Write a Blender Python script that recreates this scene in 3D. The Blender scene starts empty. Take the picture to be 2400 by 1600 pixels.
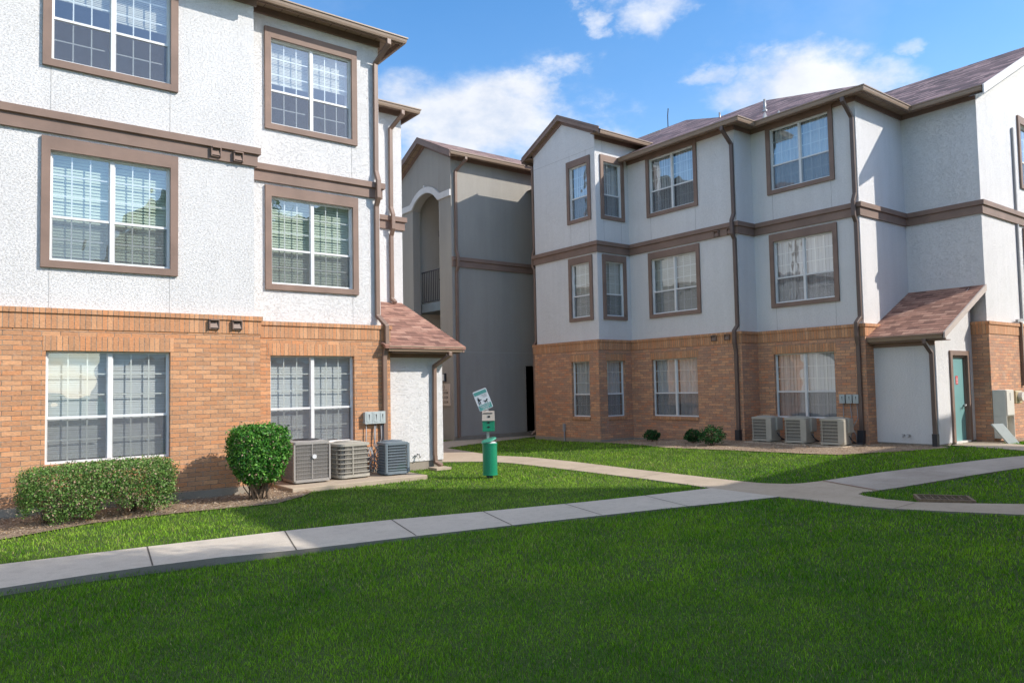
import bpy, bmesh, math, random
import numpy as np
from mathutils import Vector, Matrix
random.seed(7); rng=np.random.default_rng(11)
H=1.56
sc=bpy.context.scene
C=sc.collection
# ------------------------------------------------------------------ helpers
def link(o,parent=None):
    C.objects.link(o)
    if parent is not None: o.parent=parent
    return o
def tag(o,label=None,cat=None,group=None,kind=None):
    if label: o['label']=label
    if cat: o['category']=cat
    if group: o['group']=group
    if kind: o['kind']=kind
    return o
def empty(name,loc=(0,0,0),rz=0):
    o=bpy.data.objects.new(name,None); o.location=loc; o.rotation_euler=(0,0,rz); o.empty_display_size=.2
    return link(o)
class MB:
    def __init__(s): s.v=[];s.f=[]
    def add(s,vs,fs):
        n=len(s.v); s.v+=[tuple(map(float,v)) for v in vs]; s.f+=[tuple(i+n for i in f) for f in fs]
    def quad(s,a,b,c,d): s.add([a,b,c,d],[(0,1,2,3)])
    def poly(s,pts): s.add(pts,[tuple(range(len(pts)))])
    def box(s,x0,x1,y0,y1,z0,z1):
        s.add([(x0,y0,z0),(x1,y0,z0),(x1,y1,z0),(x0,y1,z0),(x0,y0,z1),(x1,y0,z1),(x1,y1,z1),(x0,y1,z1)],
              [(0,3,2,1),(4,5,6,7),(0,1,5,4),(1,2,6,5),(2,3,7,6),(3,0,4,7)])
    def tube(s,pts,r,n=8,rr=None,cap=True):
        # swept round tube; rr optional radii
        pts=[Vector(p) for p in pts]; rings=[]
        for i,p in enumerate(pts):
            t=(pts[min(i+1,len(pts)-1)]-pts[max(i-1,0)]).normalized()
            a=Vector((0,0,1)) if abs(t.z)<.9 else Vector((1,0,0))
            u=t.cross(a).normalized(); w=t.cross(u).normalized()
            R=rr[i] if rr else r
            rings.append([p+u*R*math.cos(2*math.pi*k/n)+w*R*math.sin(2*math.pi*k/n) for k in range(n)])
        vs=[v for R_ in rings for v in R_]; fs=[]
        for i in range(len(pts)-1):
            for k in range(n):
                a=i*n+k;b=i*n+(k+1)%n
                fs.append((a,b,b+n,a+n))
        if cap: fs.append(tuple(range(n))[::-1]); fs.append(tuple(range((len(pts)-1)*n,len(pts)*n)))
        s.add(vs,fs)
    def rect_tube(s,pts,w,d,side=(1,0,0)):
        # rectangular downpipe: w along side vector, d across
        pts=[Vector(p) for p in pts]; sd=Vector(side).normalized(); rings=[]
        for i,p in enumerate(pts):
            t1=(pts[i]-pts[i-1]).normalized() if i>0 else (pts[1]-pts[0]).normalized()
            t2=(pts[i+1]-pts[i]).normalized() if i<len(pts)-1 else t1
            t=(t1+t2).normalized()
            u=(sd-t*sd.dot(t)).normalized() if abs(sd.dot(t))<.99 else Vector((0,0,1))
            q=t.cross(u).normalized()
            k=1/max(.5,t.dot(t1))
            rings.append([p+u*w/2+q*d/2*k,p-u*w/2+q*d/2*k,p-u*w/2-q*d/2*k,p+u*w/2-q*d/2*k])
        vs=[v for R_ in rings for v in R_]; fs=[]
        for i in range(len(pts)-1):
            for k in range(4):
                a=i*4+k;b=i*4+(k+1)%4; fs.append((a,b,b+4,a+4))
        n=(len(pts)-1)*4
        fs+= [(3,2,1,0),(n,n+1,n+2,n+3)]
        s.add(vs,fs)
    def sweep(s,path,prof,caps=True):
        # path in plan, prof = [(outward offset, z)] closed loop; outward = right side of travel
        P=[Vector(p) for p in path]; rings=[]
        for i in range(len(P)):
            ns=[]
            if i>0: d=(P[i]-P[i-1]).normalized(); ns.append(Vector((d.y,-d.x)))
            if i<len(P)-1: d=(P[i+1]-P[i]).normalized(); ns.append(Vector((d.y,-d.x)))
            m=ns[0] if len(ns)==1 else (ns[0]+ns[1])/(1+ns[0].dot(ns[1]))
            rings.append([(P[i].x+m.x*o,P[i].y+m.y*o,z) for o,z in prof])
        n=len(prof); vs=[v for R_ in rings for v in R_]; fs=[]
        for i in range(len(P)-1):
            for k in range(n):
                a=i*n+k;b=i*n+(k+1)%n; fs.append((a,a+n,b+n,b))
        if caps: fs.append(tuple(range(n))); fs.append(tuple(range((len(P)-1)*n,len(P)*n))[::-1])
        s.add(vs,fs)
    def build(s,name,mat,parent=None,smooth=False,uv=True,bevel=0):
        me=bpy.data.meshes.new(name); me.from_pydata(s.v,[],s.f); me.validate(verbose=False)
        if uv:
            ul=me.uv_layers.new(name='uv').data
            for p in me.polygons:
                n=p.normal; ax,ay,az=abs(n.x),abs(n.y),abs(n.z)
                for li in p.loop_indices:
                    c=me.vertices[me.loops[li].vertex_index].co
                    if az>.97: ul[li].uv=(c.x,c.y)
                    elif az>.15:
                        k=1/max(.2,math.sqrt(1-az*az))
                        ul[li].uv=((c.y if ax>ay else c.x),c.z*k)
                    else: ul[li].uv=((c.y if ax>ay else c.x),c.z)
        me.materials.append(mat)
        if smooth:
            for p in me.polygons: p.use_smooth=True
        o=bpy.data.objects.new(name,me); link(o,parent)
        if bevel:
            b=o.modifiers.new('bevel','BEVEL'); b.width=bevel; b.segments=2; b.limit_method='ANGLE'
        return o
def fast(name,V,F,mat,parent=None,tint=None):
    me=bpy.data.meshes.new(name); n=len(F); k=F.shape[1]
    me.vertices.add(len(V)); me.vertices.foreach_set('co',V.astype(np.float32).ravel())
    me.loops.add(n*k); me.loops.foreach_set('vertex_index',F.astype(np.int32).ravel())
    me.polygons.add(n); me.polygons.foreach_set('loop_start',np.arange(0,n*k,k,dtype=np.int32))
    me.update(calc_edges=True)
    if tint is not None:
        a=me.color_attributes.new('tint','FLOAT_COLOR','POINT')
        col=np.ones((len(V),4),np.float32); col[:,:3]=tint; a.data.foreach_set('color',col.ravel())
    me.materials.append(mat)
    return link(bpy.data.objects.new(name,me),parent)
# ------------------------------------------------------------------ materials
def newmat(name):
    m=bpy.data.materials.new(name); m.use_nodes=True; nt=m.node_tree
    return m,nt,nt.nodes['Principled BSDF']
def N(nt,t,**k):
    n=nt.nodes.new(t)
    for a,b in k.items():
        if a.startswith('i_'): n.inputs[a[2:].replace('_',' ')].default_value=b
        else: setattr(n,a,b)
    return n
def ramp(nt,fac,stops):
    r=N(nt,'ShaderNodeValToRGB'); nt.links.new(fac,r.inputs[0])
    e=r.color_ramp.elements
    while len(e)>2: e.remove(e[-1])
    for i,(p,c) in enumerate(stops):
        if i>1: e.new(p)
        e[i].position=p; e[i].color=(*c,1)
    return r.outputs[0]
def objco(nt,scale=(1,1,1)):
    tc=N(nt,'ShaderNodeTexCoord'); mp=N(nt,'ShaderNodeMapping'); mp.inputs['Scale'].default_value=scale
    nt.links.new(tc.outputs['Object'],mp.inputs[0]); return mp.outputs[0]
def uvco(nt,scale=(1,1,1),rot=0):
    tc=N(nt,'ShaderNodeTexCoord'); mp=N(nt,'ShaderNodeMapping'); mp.inputs['Scale'].default_value=scale
    mp.inputs['Rotation'].default_value=(0,0,rot)
    nt.links.new(tc.outputs['UV'],mp.inputs[0]); return mp.outputs[0]
def noise(nt,vec,scale,detail=4,rough=.55):
    n=N(nt,'ShaderNodeTexNoise'); n.inputs['Scale'].default_value=scale; n.inputs['Detail'].default_value=detail
    n.inputs['Roughness'].default_value=rough; nt.links.new(vec,n.inputs['Vector']); return n.outputs['Fac']
def mixc(nt,fac,a,b,mode='MIX'):
    m=N(nt,'ShaderNodeMix',data_type='RGBA',blend_type=mode)
    for s,v in ((m.inputs[0],fac),(m.inputs[6],a),(m.inputs[7],b)):
        if isinstance(v,(int,float)): s.default_value=v
        elif isinstance(v,tuple): s.default_value=(*v,1)
        else: nt.links.new(v,s)
    return m.outputs[2]
def bump(nt,bs,h,strength,dist,normal=None):
    b=N(nt,'ShaderNodeBump'); b.inputs['Strength'].default_value=strength; b.inputs['Distance'].default_value=dist
    nt.links.new(h,b.inputs['Height'])
    if normal is not None: nt.links.new(normal,b.inputs['Normal'])
    nt.links.new(b.outputs[0],bs.inputs['Normal']); return b.outputs[0]
def plain(name,col,rough=.6,var=.12,scale=6,metal=0,bs_=0):
    m,nt,bs=newmat(name)
    v=objco(nt); f=noise(nt,v,scale,5)
    c=ramp(nt,f,[(.3,tuple(x*(1-var) for x in col)),(.7,tuple(min(1,x*(1+var)) for x in col))])
    nt.links.new(c,bs.inputs['Base Color']); bs.inputs['Roughness'].default_value=rough; bs.inputs['Metallic'].default_value=metal
    if bs_: bump(nt,bs,noise(nt,v,90,3),bs_,.003)
    return m
def stucco(name,c1,c2,bs_=.85):
    m,nt,bs=newmat(name); v=objco(nt,(1,1,1.7))
    big=noise(nt,objco(nt,(1,1,.35)),.9,4)
    streak=noise(nt,objco(nt,(3.0,3.0,.12)),1.6,3)
    c=ramp(nt,big,[(.3,c1),(.7,c2)])
    c=mixc(nt,.05,c,ramp(nt,streak,[(.42,(.35,.34,.33)),(.6,(1,1,1))]),'MULTIPLY')
    area=noise(nt,objco(nt),1.7,2)
    n1=noise(nt,v,36,5,.8)
    pits=ramp(nt,n1,[(.33,(0,0,0)),(.50,(1,1,1))])
    c=mixc(nt,.08,c,pits,'MULTIPLY')
    c=mixc(nt,.10,c,ramp(nt,noise(nt,objco(nt,(1,1,1.4)),38,3,.75),[(.38,(.45,.45,.46)),(.54,(1,1,1))]),'MULTIPLY')
    n2=noise(nt,objco(nt),120,2)
    h=N(nt,'ShaderNodeMath',operation='MULTIPLY_ADD'); nt.links.new(n2,h.inputs[0]); h.inputs[1].default_value=.3
    rgb=N(nt,'ShaderNodeRGBToBW'); nt.links.new(pits,rgb.inputs[0]); nt.links.new(rgb.outputs[0],h.inputs[2])
    h2=N(nt,'ShaderNodeMath',operation='MULTIPLY'); nt.links.new(h.outputs[0],h2.inputs[0])
    am=N(nt,'ShaderNodeMapRange'); nt.links.new(area,am.inputs[0]); am.inputs[1].default_value=.35; am.inputs[2].default_value=.65; am.inputs[3].default_value=.75; am.inputs[4].default_value=1.0
    nt.links.new(am.outputs[0],h2.inputs[1])
    nt.links.new(c,bs.inputs['Base Color']); bs.inputs['Roughness'].default_value=.9
    bump(nt,bs,h2.outputs[0],bs_,.0082)
    return m
def brick(name,soldier=False,w=.215,hh=.0655,c=((.64,.30,.14),(.50,.265,.14),(.70,.38,.20)),mortar=(.35,.29,.23)):
    m,nt,bs=newmat(name)
    v=uvco(nt)
    b=N(nt,'ShaderNodeTexBrick'); nt.links.new(v,b.inputs['Vector'])
    b.offset=.5 if not soldier else 0.; b.squash=1
    b.inputs['Scale'].default_value=1
    b.inputs['Brick Width'].default_value=.067 if soldier else w; b.inputs['Row Height'].default_value=.6 if soldier else hh
    b.inputs['Mortar Size'].default_value=.0045; b.inputs['Mortar Smooth'].default_value=.3; b.inputs['Bias'].default_value=0
    b.inputs['Color1'].default_value=(0,0,0,1); b.inputs['Color2'].default_value=(1,1,1,1); b.inputs['Mortar'].default_value=(.5,.5,.5,1)
    n=noise(nt,v,5.5,3); n2=noise(nt,uvco(nt,(30,60,1)),1,4); big=noise(nt,v,.8,3)
    bc=ramp(nt,b.outputs['Color'],[(0,c[0]),(.45,c[1]),(1,c[2])])
    bc=mixc(nt,.5,bc,ramp(nt,n2,[(.3,(.62,.58,.55)),(.7,(1.25,1.2,1.15))]),'MULTIPLY')
    bc=mixc(nt,.35,bc,ramp(nt,n,[(.35,(.8,.85,.95)),(.65,(1.12,1.0,.9))]),'MULTIPLY')
    bc=mixc(nt,.3,bc,ramp(nt,big,[(.3,(.8,.8,.8)),(.7,(1.1,1.1,1.1))]),'MULTIPLY')
    bc=mixc(nt,ramp(nt,noise(nt,uvco(nt,(1,.6,1)),1.9,6,.7),[(.60,(0,0,0)),(.74,(.35,.35,.35))]),bc,(.58,.50,.43))
    nj=noise(nt,v,14,2)
    mt=ramp(nt,nj,[(.4,tuple(x*.45 for x in mortar)),(.6,mortar)])
    cc=mixc(nt,b.outputs['Fac'],bc,mt)
    nt.links.new(cc,bs.inputs['Base Color']); bs.inputs['Roughness'].default_value=.85
    inv=N(nt,'ShaderNodeMath',operation='MULTIPLY_ADD'); nt.links.new(b.outputs['Fac'],inv.inputs[0]); inv.inputs[1].default_value=-1.0; nt.links.new(n2,inv.inputs[2])
    bump(nt,bs,inv.outputs[0],.8,.006)
    return m
def shingle(name,cols,w=.3,row=.135):
    m,nt,bs=newmat(name); v=uvco(nt)
    b=N(nt,'ShaderNodeTexBrick'); nt.links.new(v,b.inputs['Vector']); b.offset=.37
    b.inputs['Scale'].default_value=1; b.inputs['Brick Width'].default_value=w; b.inputs['Row Height'].default_value=row
    b.inputs['Mortar Size'].default_value=.006; b.inputs['Mortar Smooth'].default_value=.5; b.inputs['Bias'].default_value=0
    b.inputs['Color1'].default_value=(0,0,0,1); b.inputs['Color2'].default_value=(1,1,1,1); b.inputs['Mortar'].default_value=(.5,.5,.5,1)
    c=ramp(nt,b.outputs['Color'],[(0,cols[0]),(.5,cols[1]),(1,cols[2])])
    c=mixc(nt,.6,c,ramp(nt,noise(nt,uvco(nt,(1,1,1)),55,3),[(.3,(.6,.6,.6)),(.7,(1.3,1.3,1.3))]),'MULTIPLY')
    c=mixc(nt,.55,c,ramp(nt,noise(nt,uvco(nt,(1.3,6,1)),2.6,4),[(.38,(.5,.48,.5)),(.6,(1.3,1.3,1.3))]),'MULTIPLY')
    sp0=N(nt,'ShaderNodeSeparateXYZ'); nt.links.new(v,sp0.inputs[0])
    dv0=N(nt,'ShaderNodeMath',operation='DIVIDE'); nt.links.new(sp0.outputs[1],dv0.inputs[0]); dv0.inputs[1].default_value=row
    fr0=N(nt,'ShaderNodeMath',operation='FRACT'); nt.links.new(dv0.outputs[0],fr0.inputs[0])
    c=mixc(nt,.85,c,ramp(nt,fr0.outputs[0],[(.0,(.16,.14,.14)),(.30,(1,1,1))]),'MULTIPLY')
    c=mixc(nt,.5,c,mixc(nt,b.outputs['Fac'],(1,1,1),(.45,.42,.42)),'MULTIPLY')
    nt.links.new(c,bs.inputs['Base Color']); bs.inputs['Roughness'].default_value=.9
    # saw-tooth course relief
    sep=N(nt,'ShaderNodeSeparateXYZ'); nt.links.new(v,sep.inputs[0])
    d=N(nt,'ShaderNodeMath',operation='DIVIDE'); nt.links.new(sep.outputs[1],d.inputs[0]); d.inputs[1].default_value=row
    fr=N(nt,'ShaderNodeMath',operation='FRACT'); nt.links.new(d.outputs[0],fr.inputs[0])
    s=N(nt,'ShaderNodeMath',operation='MULTIPLY_ADD'); nt.links.new(fr.outputs[0],s.inputs[0]); s.inputs[1].default_value=-1; s.inputs[2].default_value=1
    bump(nt,bs,s.outputs[0],.7,.01)
    return m
def concrete(name,c1,c2):
    m,nt,bs=newmat(name); v=objco(nt)
    c=ramp(nt,noise(nt,v,1.3,5,.6),[(.3,c1),(.7,c2)])
    c=mixc(nt,.45,c,ramp(nt,noise(nt,v,120,2),[(.35,(.72,.72,.72)),(.62,(1.1,1.1,1.1))]),'MULTIPLY')
    c=mixc(nt,.16,c,ramp(nt,noise(nt,v,9,5),[(.36,(.55,.52,.48)),(.5,(1,1,1))]),'MULTIPLY')
    nt.links.new(c,bs.inputs['Base Color']); bs.inputs['Roughness'].default_value=.9
    bump(nt,bs,noise(nt,v,150,3),.35,.004); return m
M={}
M['stucco']=stucco('stucco_white',(.755,.745,.74),(.80,.79,.785))
M['stucco_grey']=stucco('stucco_grey',(.345,.325,.295),(.415,.39,.35),.6)
M['stucco_cream']=stucco('stucco_cream',(.66,.61,.55),(.72,.67,.61),.3)
M['brick']=brick('brick_running'); M['soldier']=brick('brick_soldier',True)
M['brown']=plain('trim_brown',(.235,.155,.12),.65,.16,2.2,0,.3)
M['pipe']=plain('downpipe_brown',(.22,.145,.11),.45,.1,4)
M['soffit']=plain('soffit_tan',(.33,.235,.165),.7,.08)
M['white']=plain('window_white',(.74,.75,.75),.4,.05,9)
M['trimwhite']=plain('rake_white',(.68,.66,.64),.7,.08,3,0,.3)
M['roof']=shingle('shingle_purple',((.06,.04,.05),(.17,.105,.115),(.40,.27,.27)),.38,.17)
M['roofred']=shingle('shingle_red',((.20,.10,.075),(.35,.18,.13),(.46,.27,.20)),.24,.125); M['roof_g']=shingle('shingle_brown',((.13,.085,.08),(.26,.165,.145),(.38,.26,.23)),.34,.15)
M['dark']=plain('dark_metal',(.03,.03,.035),.5,.1)
M['rail']=plain('railing_dark',(.045,.04,.05),.5,.1)
M['conc_new']=concrete('concrete_light',(.52,.46,.385),(.60,.535,.45))
M['conc_old']=concrete('concrete_tan',(.42,.335,.25),(.50,.41,.31))
M['conc_rough']=concrete('concrete_exposed',(.33,.28,.235),(.48,.42,.36))
M['found']=concrete('foundation',(.27,.235,.19),(.37,.32,.26))
M['conc_side']=concrete('concrete_soiled_edge',(.18,.16,.135),(.28,.25,.21))
M['joint']=plain('joint_dark',(.10,.085,.07),.95)
M['greybox']=plain('disconnect_grey',(.42,.47,.47),.5,.06)
M['room']=plain('room_wall',(.30,.30,.31),.9)
M['ac_beige']=plain('ac_beige',(.40,.375,.32),.5,.07,5)
M['ac_grey']=plain('ac_grey',(.33,.31,.29),.5,.07,5)
M['ac_blue']=plain('ac_bluegrey',(.17,.21,.24),.5,.07,5)
M['green']=plain('station_green',(.010,.26,.135),.35,.1,8)
M['teal_lid']=plain('lid_green',(.06,.34,.22),.4,.08)
M['teal']=plain('door_teal',(.17,.36,.36),.5,.04,3)
M['cream_box']=plain('utility_cream',(.66,.62,.56),.5,.05)
M['tan_box']=plain('utility_tan',(.48,.38,.22),.5,.05)
M['red']=plain('sign_red',(.72,.03,.04),.5,.03)
M['signwhite']=plain('sign_white',(.72,.73,.75),.4,.03)
M['signteal']=plain('sign_teal',(.10,.33,.30),.4,.05)
M['signtan']=plain('sign_tan',(.60,.50,.42),.6,.04)
M['black']=plain('ink',(.012,.012,.012),.5,.02)
M['steel']=plain('galvanised',(.42,.42,.42),.35,.1,30,.6)
M['conduit']=plain('conduit_grey',(.34,.33,.33),.5,.1)
M['lamp']=plain('lamp_glass',(.75,.75,.72),.3,.03)
def blindmat(name,col):
    m,nt,bs=newmat(name); bs.inputs['Base Color'].default_value=(*col,1); bs.inputs['Roughness'].default_value=.6
    return m
M['bl_white']=blindmat('blind_white',(.62,.64,.68)); M['bl_green']=blindmat('blind_pale_green',(.52,.60,.50))
M['bl_cream']=blindmat('blind_cream',(.60,.60,.56)); M['curtain']=blindmat('curtain_white',(.60,.61,.64))
def glass(name,tintc,k=1.7,base=.18):
    m=bpy.data.materials.new(name); m.use_nodes=True; nt=m.node_tree; nt.nodes.clear()
    o=N(nt,'ShaderNodeOutputMaterial'); mx=N(nt,'ShaderNodeMixShader'); t=N(nt,'ShaderNodeBsdfTransparent'); g=N(nt,'ShaderNodeBsdfGlossy')
    t.inputs[0].default_value=(*tintc,1); g.inputs['Roughness'].default_value=.012; g.inputs['Color'].default_value=(.92,.95,1,1)
    # slight waviness of the pane
    b=N(nt,'ShaderNodeBump'); b.inputs['Strength'].default_value=.22; b.inputs['Distance'].default_value=.02
    nt.links.new(noise(nt,objco(nt),2.6,1),b.inputs['Height']); nt.links.new(b.outputs[0],g.inputs['Normal'])
    ge_=N(nt,'ShaderNodeNewGeometry'); dt=N(nt,'ShaderNodeVectorMath',operation='DOT_PRODUCT'); nt.links.new(ge_.outputs['Normal'],dt.inputs[0]); nt.links.new(ge_.outputs['Incoming'],dt.inputs[1])
    ab_=N(nt,'ShaderNodeMath',operation='ABSOLUTE'); nt.links.new(dt.outputs['Value'],ab_.inputs[0])
    om=N(nt,'ShaderNodeMath',operation='SUBTRACT'); om.inputs[0].default_value=1; nt.links.new(ab_.outputs[0],om.inputs[1])
    pw=N(nt,'ShaderNodeMath',operation='POWER'); nt.links.new(om.outputs[0],pw.inputs[0]); pw.inputs[1].default_value=4.
    mu=N(nt,'ShaderNodeMath',operation='MULTIPLY_ADD'); nt.links.new(pw.outputs[0],mu.inputs[0]); mu.inputs[1].default_value=.85; mu.inputs[2].default_value=base+.04
    nt.links.new(mu.outputs[0],mx.inputs[0]); nt.links.new(t.outputs[0],mx.inputs[1]); nt.links.new(g.outputs[0],mx.inputs[2]); nt.links.new(mx.outputs[0],o.inputs[0])
    return m
M['glass']=glass('window_glass',(.92,.96,.94)); 
def screenmat():
    m=bpy.data.materials.new('insect_screen'); m.use_nodes=True; nt=m.node_tree; nt.nodes.clear()
    o=N(nt,'ShaderNodeOutputMaterial'); mx=N(nt,'ShaderNodeMixShader'); t=N(nt,'ShaderNodeBsdfTransparent'); d=N(nt,'ShaderNodeBsdfDiffuse')
    d.inputs[0].default_value=(.17,.17,.185,1); mx.inputs[0].default_value=.36
    nt.links.new(t.outputs[0],mx.inputs[1]); nt.links.new(d.outputs[0],mx.inputs[2]); nt.links.new(mx.outputs[0],o.inputs[0]); return m
M['screen']=screenmat()
def leafmat(name,trans=.25,rough=.45,spec=.5):
    m,nt,bs=newmat(name); a=N(nt,'ShaderNodeAttribute',attribute_name='tint')
    nt.links.new(a.outputs['Color'],bs.inputs['Base Color']); bs.inputs['Roughness'].default_value=rough
    bs.inputs['Specular IOR Level'].default_value=spec
    o=nt.nodes['Material Output']; tr=N(nt,'ShaderNodeBsdfTranslucent'); mx=N(nt,'ShaderNodeMixShader'); mx.inputs[0].default_value=trans
    nt.links.new(a.outputs['Color'],tr.inputs[0]); nt.links.new(bs.outputs[0],mx.inputs[1]); nt.links.new(tr.outputs[0],mx.inputs[2]); nt.links.new(mx.outputs[0],o.inputs[0])
    return m
M['leaf']=leafmat('leaf',.22,.5,.35); M['grass']=leafmat('grass_blade',.3,.7,.12)
M['stem']=plain('woody_stem',(.22,.16,.11),.9,.25,20)
M['litter']=leafmat('litter',.1,.8,.2)
def groundmat():
    m,nt,bs=newmat('lawn_soil'); v=objco(nt)
    c=ramp(nt,noise(nt,v,40,4),[(.3,(.03,.055,.008)),(.7,(.07,.12,.02))])
    nt.links.new(c,bs.inputs['Base Color']); bs.inputs['Roughness'].default_value=1
    bump(nt,bs,noise(nt,v,60,3),.8,.02); return m
M['soil']=groundmat()
def mulchmat():
    m,nt,bs=newmat('mulch'); v=objco(nt)
    c=ramp(nt,noise(nt,v,38,6,.7),[(.32,(.17,.115,.075)),(.5,(.38,.29,.21)),(.68,(.58,.48,.37))])
    c=mixc(nt,.7,c,ramp(nt,noise(nt,v,2.2,4),[(.35,(.55,.48,.45)),(.65,(1.1,1.05,1))]),'MULTIPLY')
    nt.links.new(c,bs.inputs['Base Color']); bs.inputs['Roughness'].default_value=1
    bump(nt,bs,noise(nt,v,45,5,.7),1,.03); return m
M['mulch']=mulchmat()
def coilmat(name,c1,c2,patch=None):
    m,nt,bs=newmat(name); v=objco(nt)
    w=N(nt,'ShaderNodeTexWave'); w.bands_direction='DIAGONAL'; w.inputs['Scale'].default_value=22; w.inputs['Distortion'].default_value=.6
    mp=objco(nt,(1,1,.0)); nt.links.new(mp,w.inputs[0])
    c=ramp(nt,w.outputs['Fac'],[(.25,c1),(.75,c2)])
    if patch: c=mixc(nt,ramp(nt,noise(nt,v,3.2,2),[(.48,(0,0,0)),(.6,(.7,.7,.7))]),c,patch)
    nt.links.new(c,bs.inputs['Base Color']); bs.inputs['Roughness'].default_value=.55; bs.inputs['Metallic'].default_value=.2
    return m
M['coil_grey']=coilmat('coil_grey',(.12,.11,.10),(.26,.24,.215))
M['coil_dark']=coilmat('coil_dark',(.10,.095,.09),(.20,.19,.17))
M['coil_green']=coilmat('coil_green',(.10,.105,.12),(.22,.22,.24),(.05,.20,.10))
M['coil_mesh']=coilmat('coil_mesh',(.20,.185,.17),(.30,.28,.26))
# ------------------------------------------------------------------ ground
def S(t): t=np.clip(t,0,1); return t*t*(3-2*t)
def g0(x,y): return .16*S((np.asarray(x)-8.5)/6)*S((15.5-np.asarray(y))/5)
def g1(x,y):
    # lawn in front of the near path lies lower than the slab on the left
    x=np.asarray(x,float);y=np.asarray(y,float)
    edge=7.33-.16*S((x-1.5)/2.5)
    return g0(x,y)-.055*S((edge-y)/.12+.3)*S((4.6-x)/3.2)
xs=np.unique(np.concatenate([np.linspace(-400,-14,14),np.arange(-14,30.01,.25),np.linspace(30,420,14)]))
ys=np.unique(np.concatenate([np.linspace(-400,-12,14),np.arange(-12,30.01,.25),np.linspace(30,420,14)]))
gx,gy=np.meshgrid(xs,ys,indexing='ij'); V=np.stack([gx,gy,g1(gx,gy)-.012],-1).reshape(-1,3)
nx,ny=len(xs),len(ys); I=np.arange(nx*ny).reshape(nx,ny)
F=np.stack([I[:-1,:-1],I[1:,:-1],I[1:,1:],I[:-1,1:]],-1).reshape(-1,4)
tag(fast('ground',V,F,M['soil']),kind='structure')
def slab(name,poly,mat,top=.022,thick=.16,zf=g0):
    bm=bmesh.new(); vs=[bm.verts.new((x,y,0)) for x,y in poly]; bm.faces.new(vs)
    x0=min(p[0] for p in poly);x1=max(p[0] for p in poly);y0=min(p[1] for p in poly);y1=max(p[1] for p in poly)
    for k in np.arange(math.ceil(x0/.25)*.25,x1,.25): bmesh.ops.bisect_plane(bm,geom=bm.verts[:]+bm.edges[:]+bm.faces[:],plane_co=(k,0,0),plane_no=(1,0,0))
    for k in np.arange(math.ceil(y0/.25)*.25,y1,.25): bmesh.ops.bisect_plane(bm,geom=bm.verts[:]+bm.edges[:]+bm.faces[:],plane_co=(0,k,0),plane_no=(0,1,0))
    bmesh.ops.triangulate(bm,faces=bm.faces[:])
    for v in bm.verts: v.co.z=float(zf(v.co.x,v.co.y))+top
    bm.normal_update()
    for f_ in bm.faces[:]:
        if f_.normal.z<0: f_.normal_flip()
    if thick:
        be=[e for e in bm.edges if e.is_boundary]
        r=bmesh.ops.extrude_edge_only(bm,edges=be); bm.normal_update()
        for v in [q for q in r['geom'] if isinstance(q,bmesh.types.BMVert)]: v.co.z-=thick
        bm.normal_update()
    for f_ in bm.faces:
        if abs(f_.normal.z)<.5: f_.material_index=1
    me=bpy.data.meshes.new(name); bm.to_mesh(me); bm.free(); me.materials.append(mat); me.materials.append(M['conc_side'])
    return link(bpy.data.objects.new(name,me))
NEAR=[(-9,8.3),(.4,8.37),(1.62,8.26),(2.98,8.09),(4.19,7.87),(5.31,7.57),(6.7,7.24),(7.69,7.06),(8.91,6.87),(8.87,5.72),(7.97,5.93),(7.44,6.07),(6.21,6.35),(5.02,6.6),(4.04,6.8),(2.72,7.04),(2.04,7.24),(1.47,7.31),(.99,7.34),(.35,7.33),(-9,7.2)]
MID=[(8.91,6.87),(9.0,7.37),(9.06,8.31),(9.09,10.1),(9.10,11.9),(8.95,12.6),(8.26,13.23),(8.12,13.4),(8.12,14.6),(8.12,18.28),(11.75,18.28),(11.78,18.22),(22,18.22),(22,17.75),(14.9,17.75),(14.24,17.6),(11.28,16.68),(10.26,16.22),(9.82,13.45),(10.03,12.55),(9.99,11.1),(9.86,9.38),(9.81,8.02),(9.76,6.91),(9.79,6.57),(9.95,6.25),(10.11,6.14),(10.49,6.01),(10.11,5.02),(9.9,5.11),(9.73,5.08),(9.64,4.95),(9.57,4.66),(9.6,4.28),(9.93,3.72),(10.25,3.25),(11.4,1.4),(10.6,1.1),(9.53,3.1),(9.19,3.82),(8.98,4.3),(8.9,4.73),(8.93,5.36),(8.87,5.72)]
RIGHT=[(10.49,6.01),(11.64,5.73),(12.85,5.33),(14.99,4.82),(26,2.4),(26,1.4),(13.26,4.26),(11.94,4.59),(10.59,4.89),(10.11,5.02)]
DOOR=[(16.55,6.62),(17.75,6.62),(17.5,5.7),(17.0,4.42),(15.9,4.66),(16.3,5.7)]
tag(slab('near_path',NEAR,M['conc_new'],.014),kind='structure')
tag(slab('middle_path',MID,M['conc_old'],.010),kind='structure')
tag(slab('right_path',RIGHT,M['conc_rough'],.012),kind='structure')
tag(slab('door_path',DOOR,M['conc_old'],.008),kind='structure')
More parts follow.
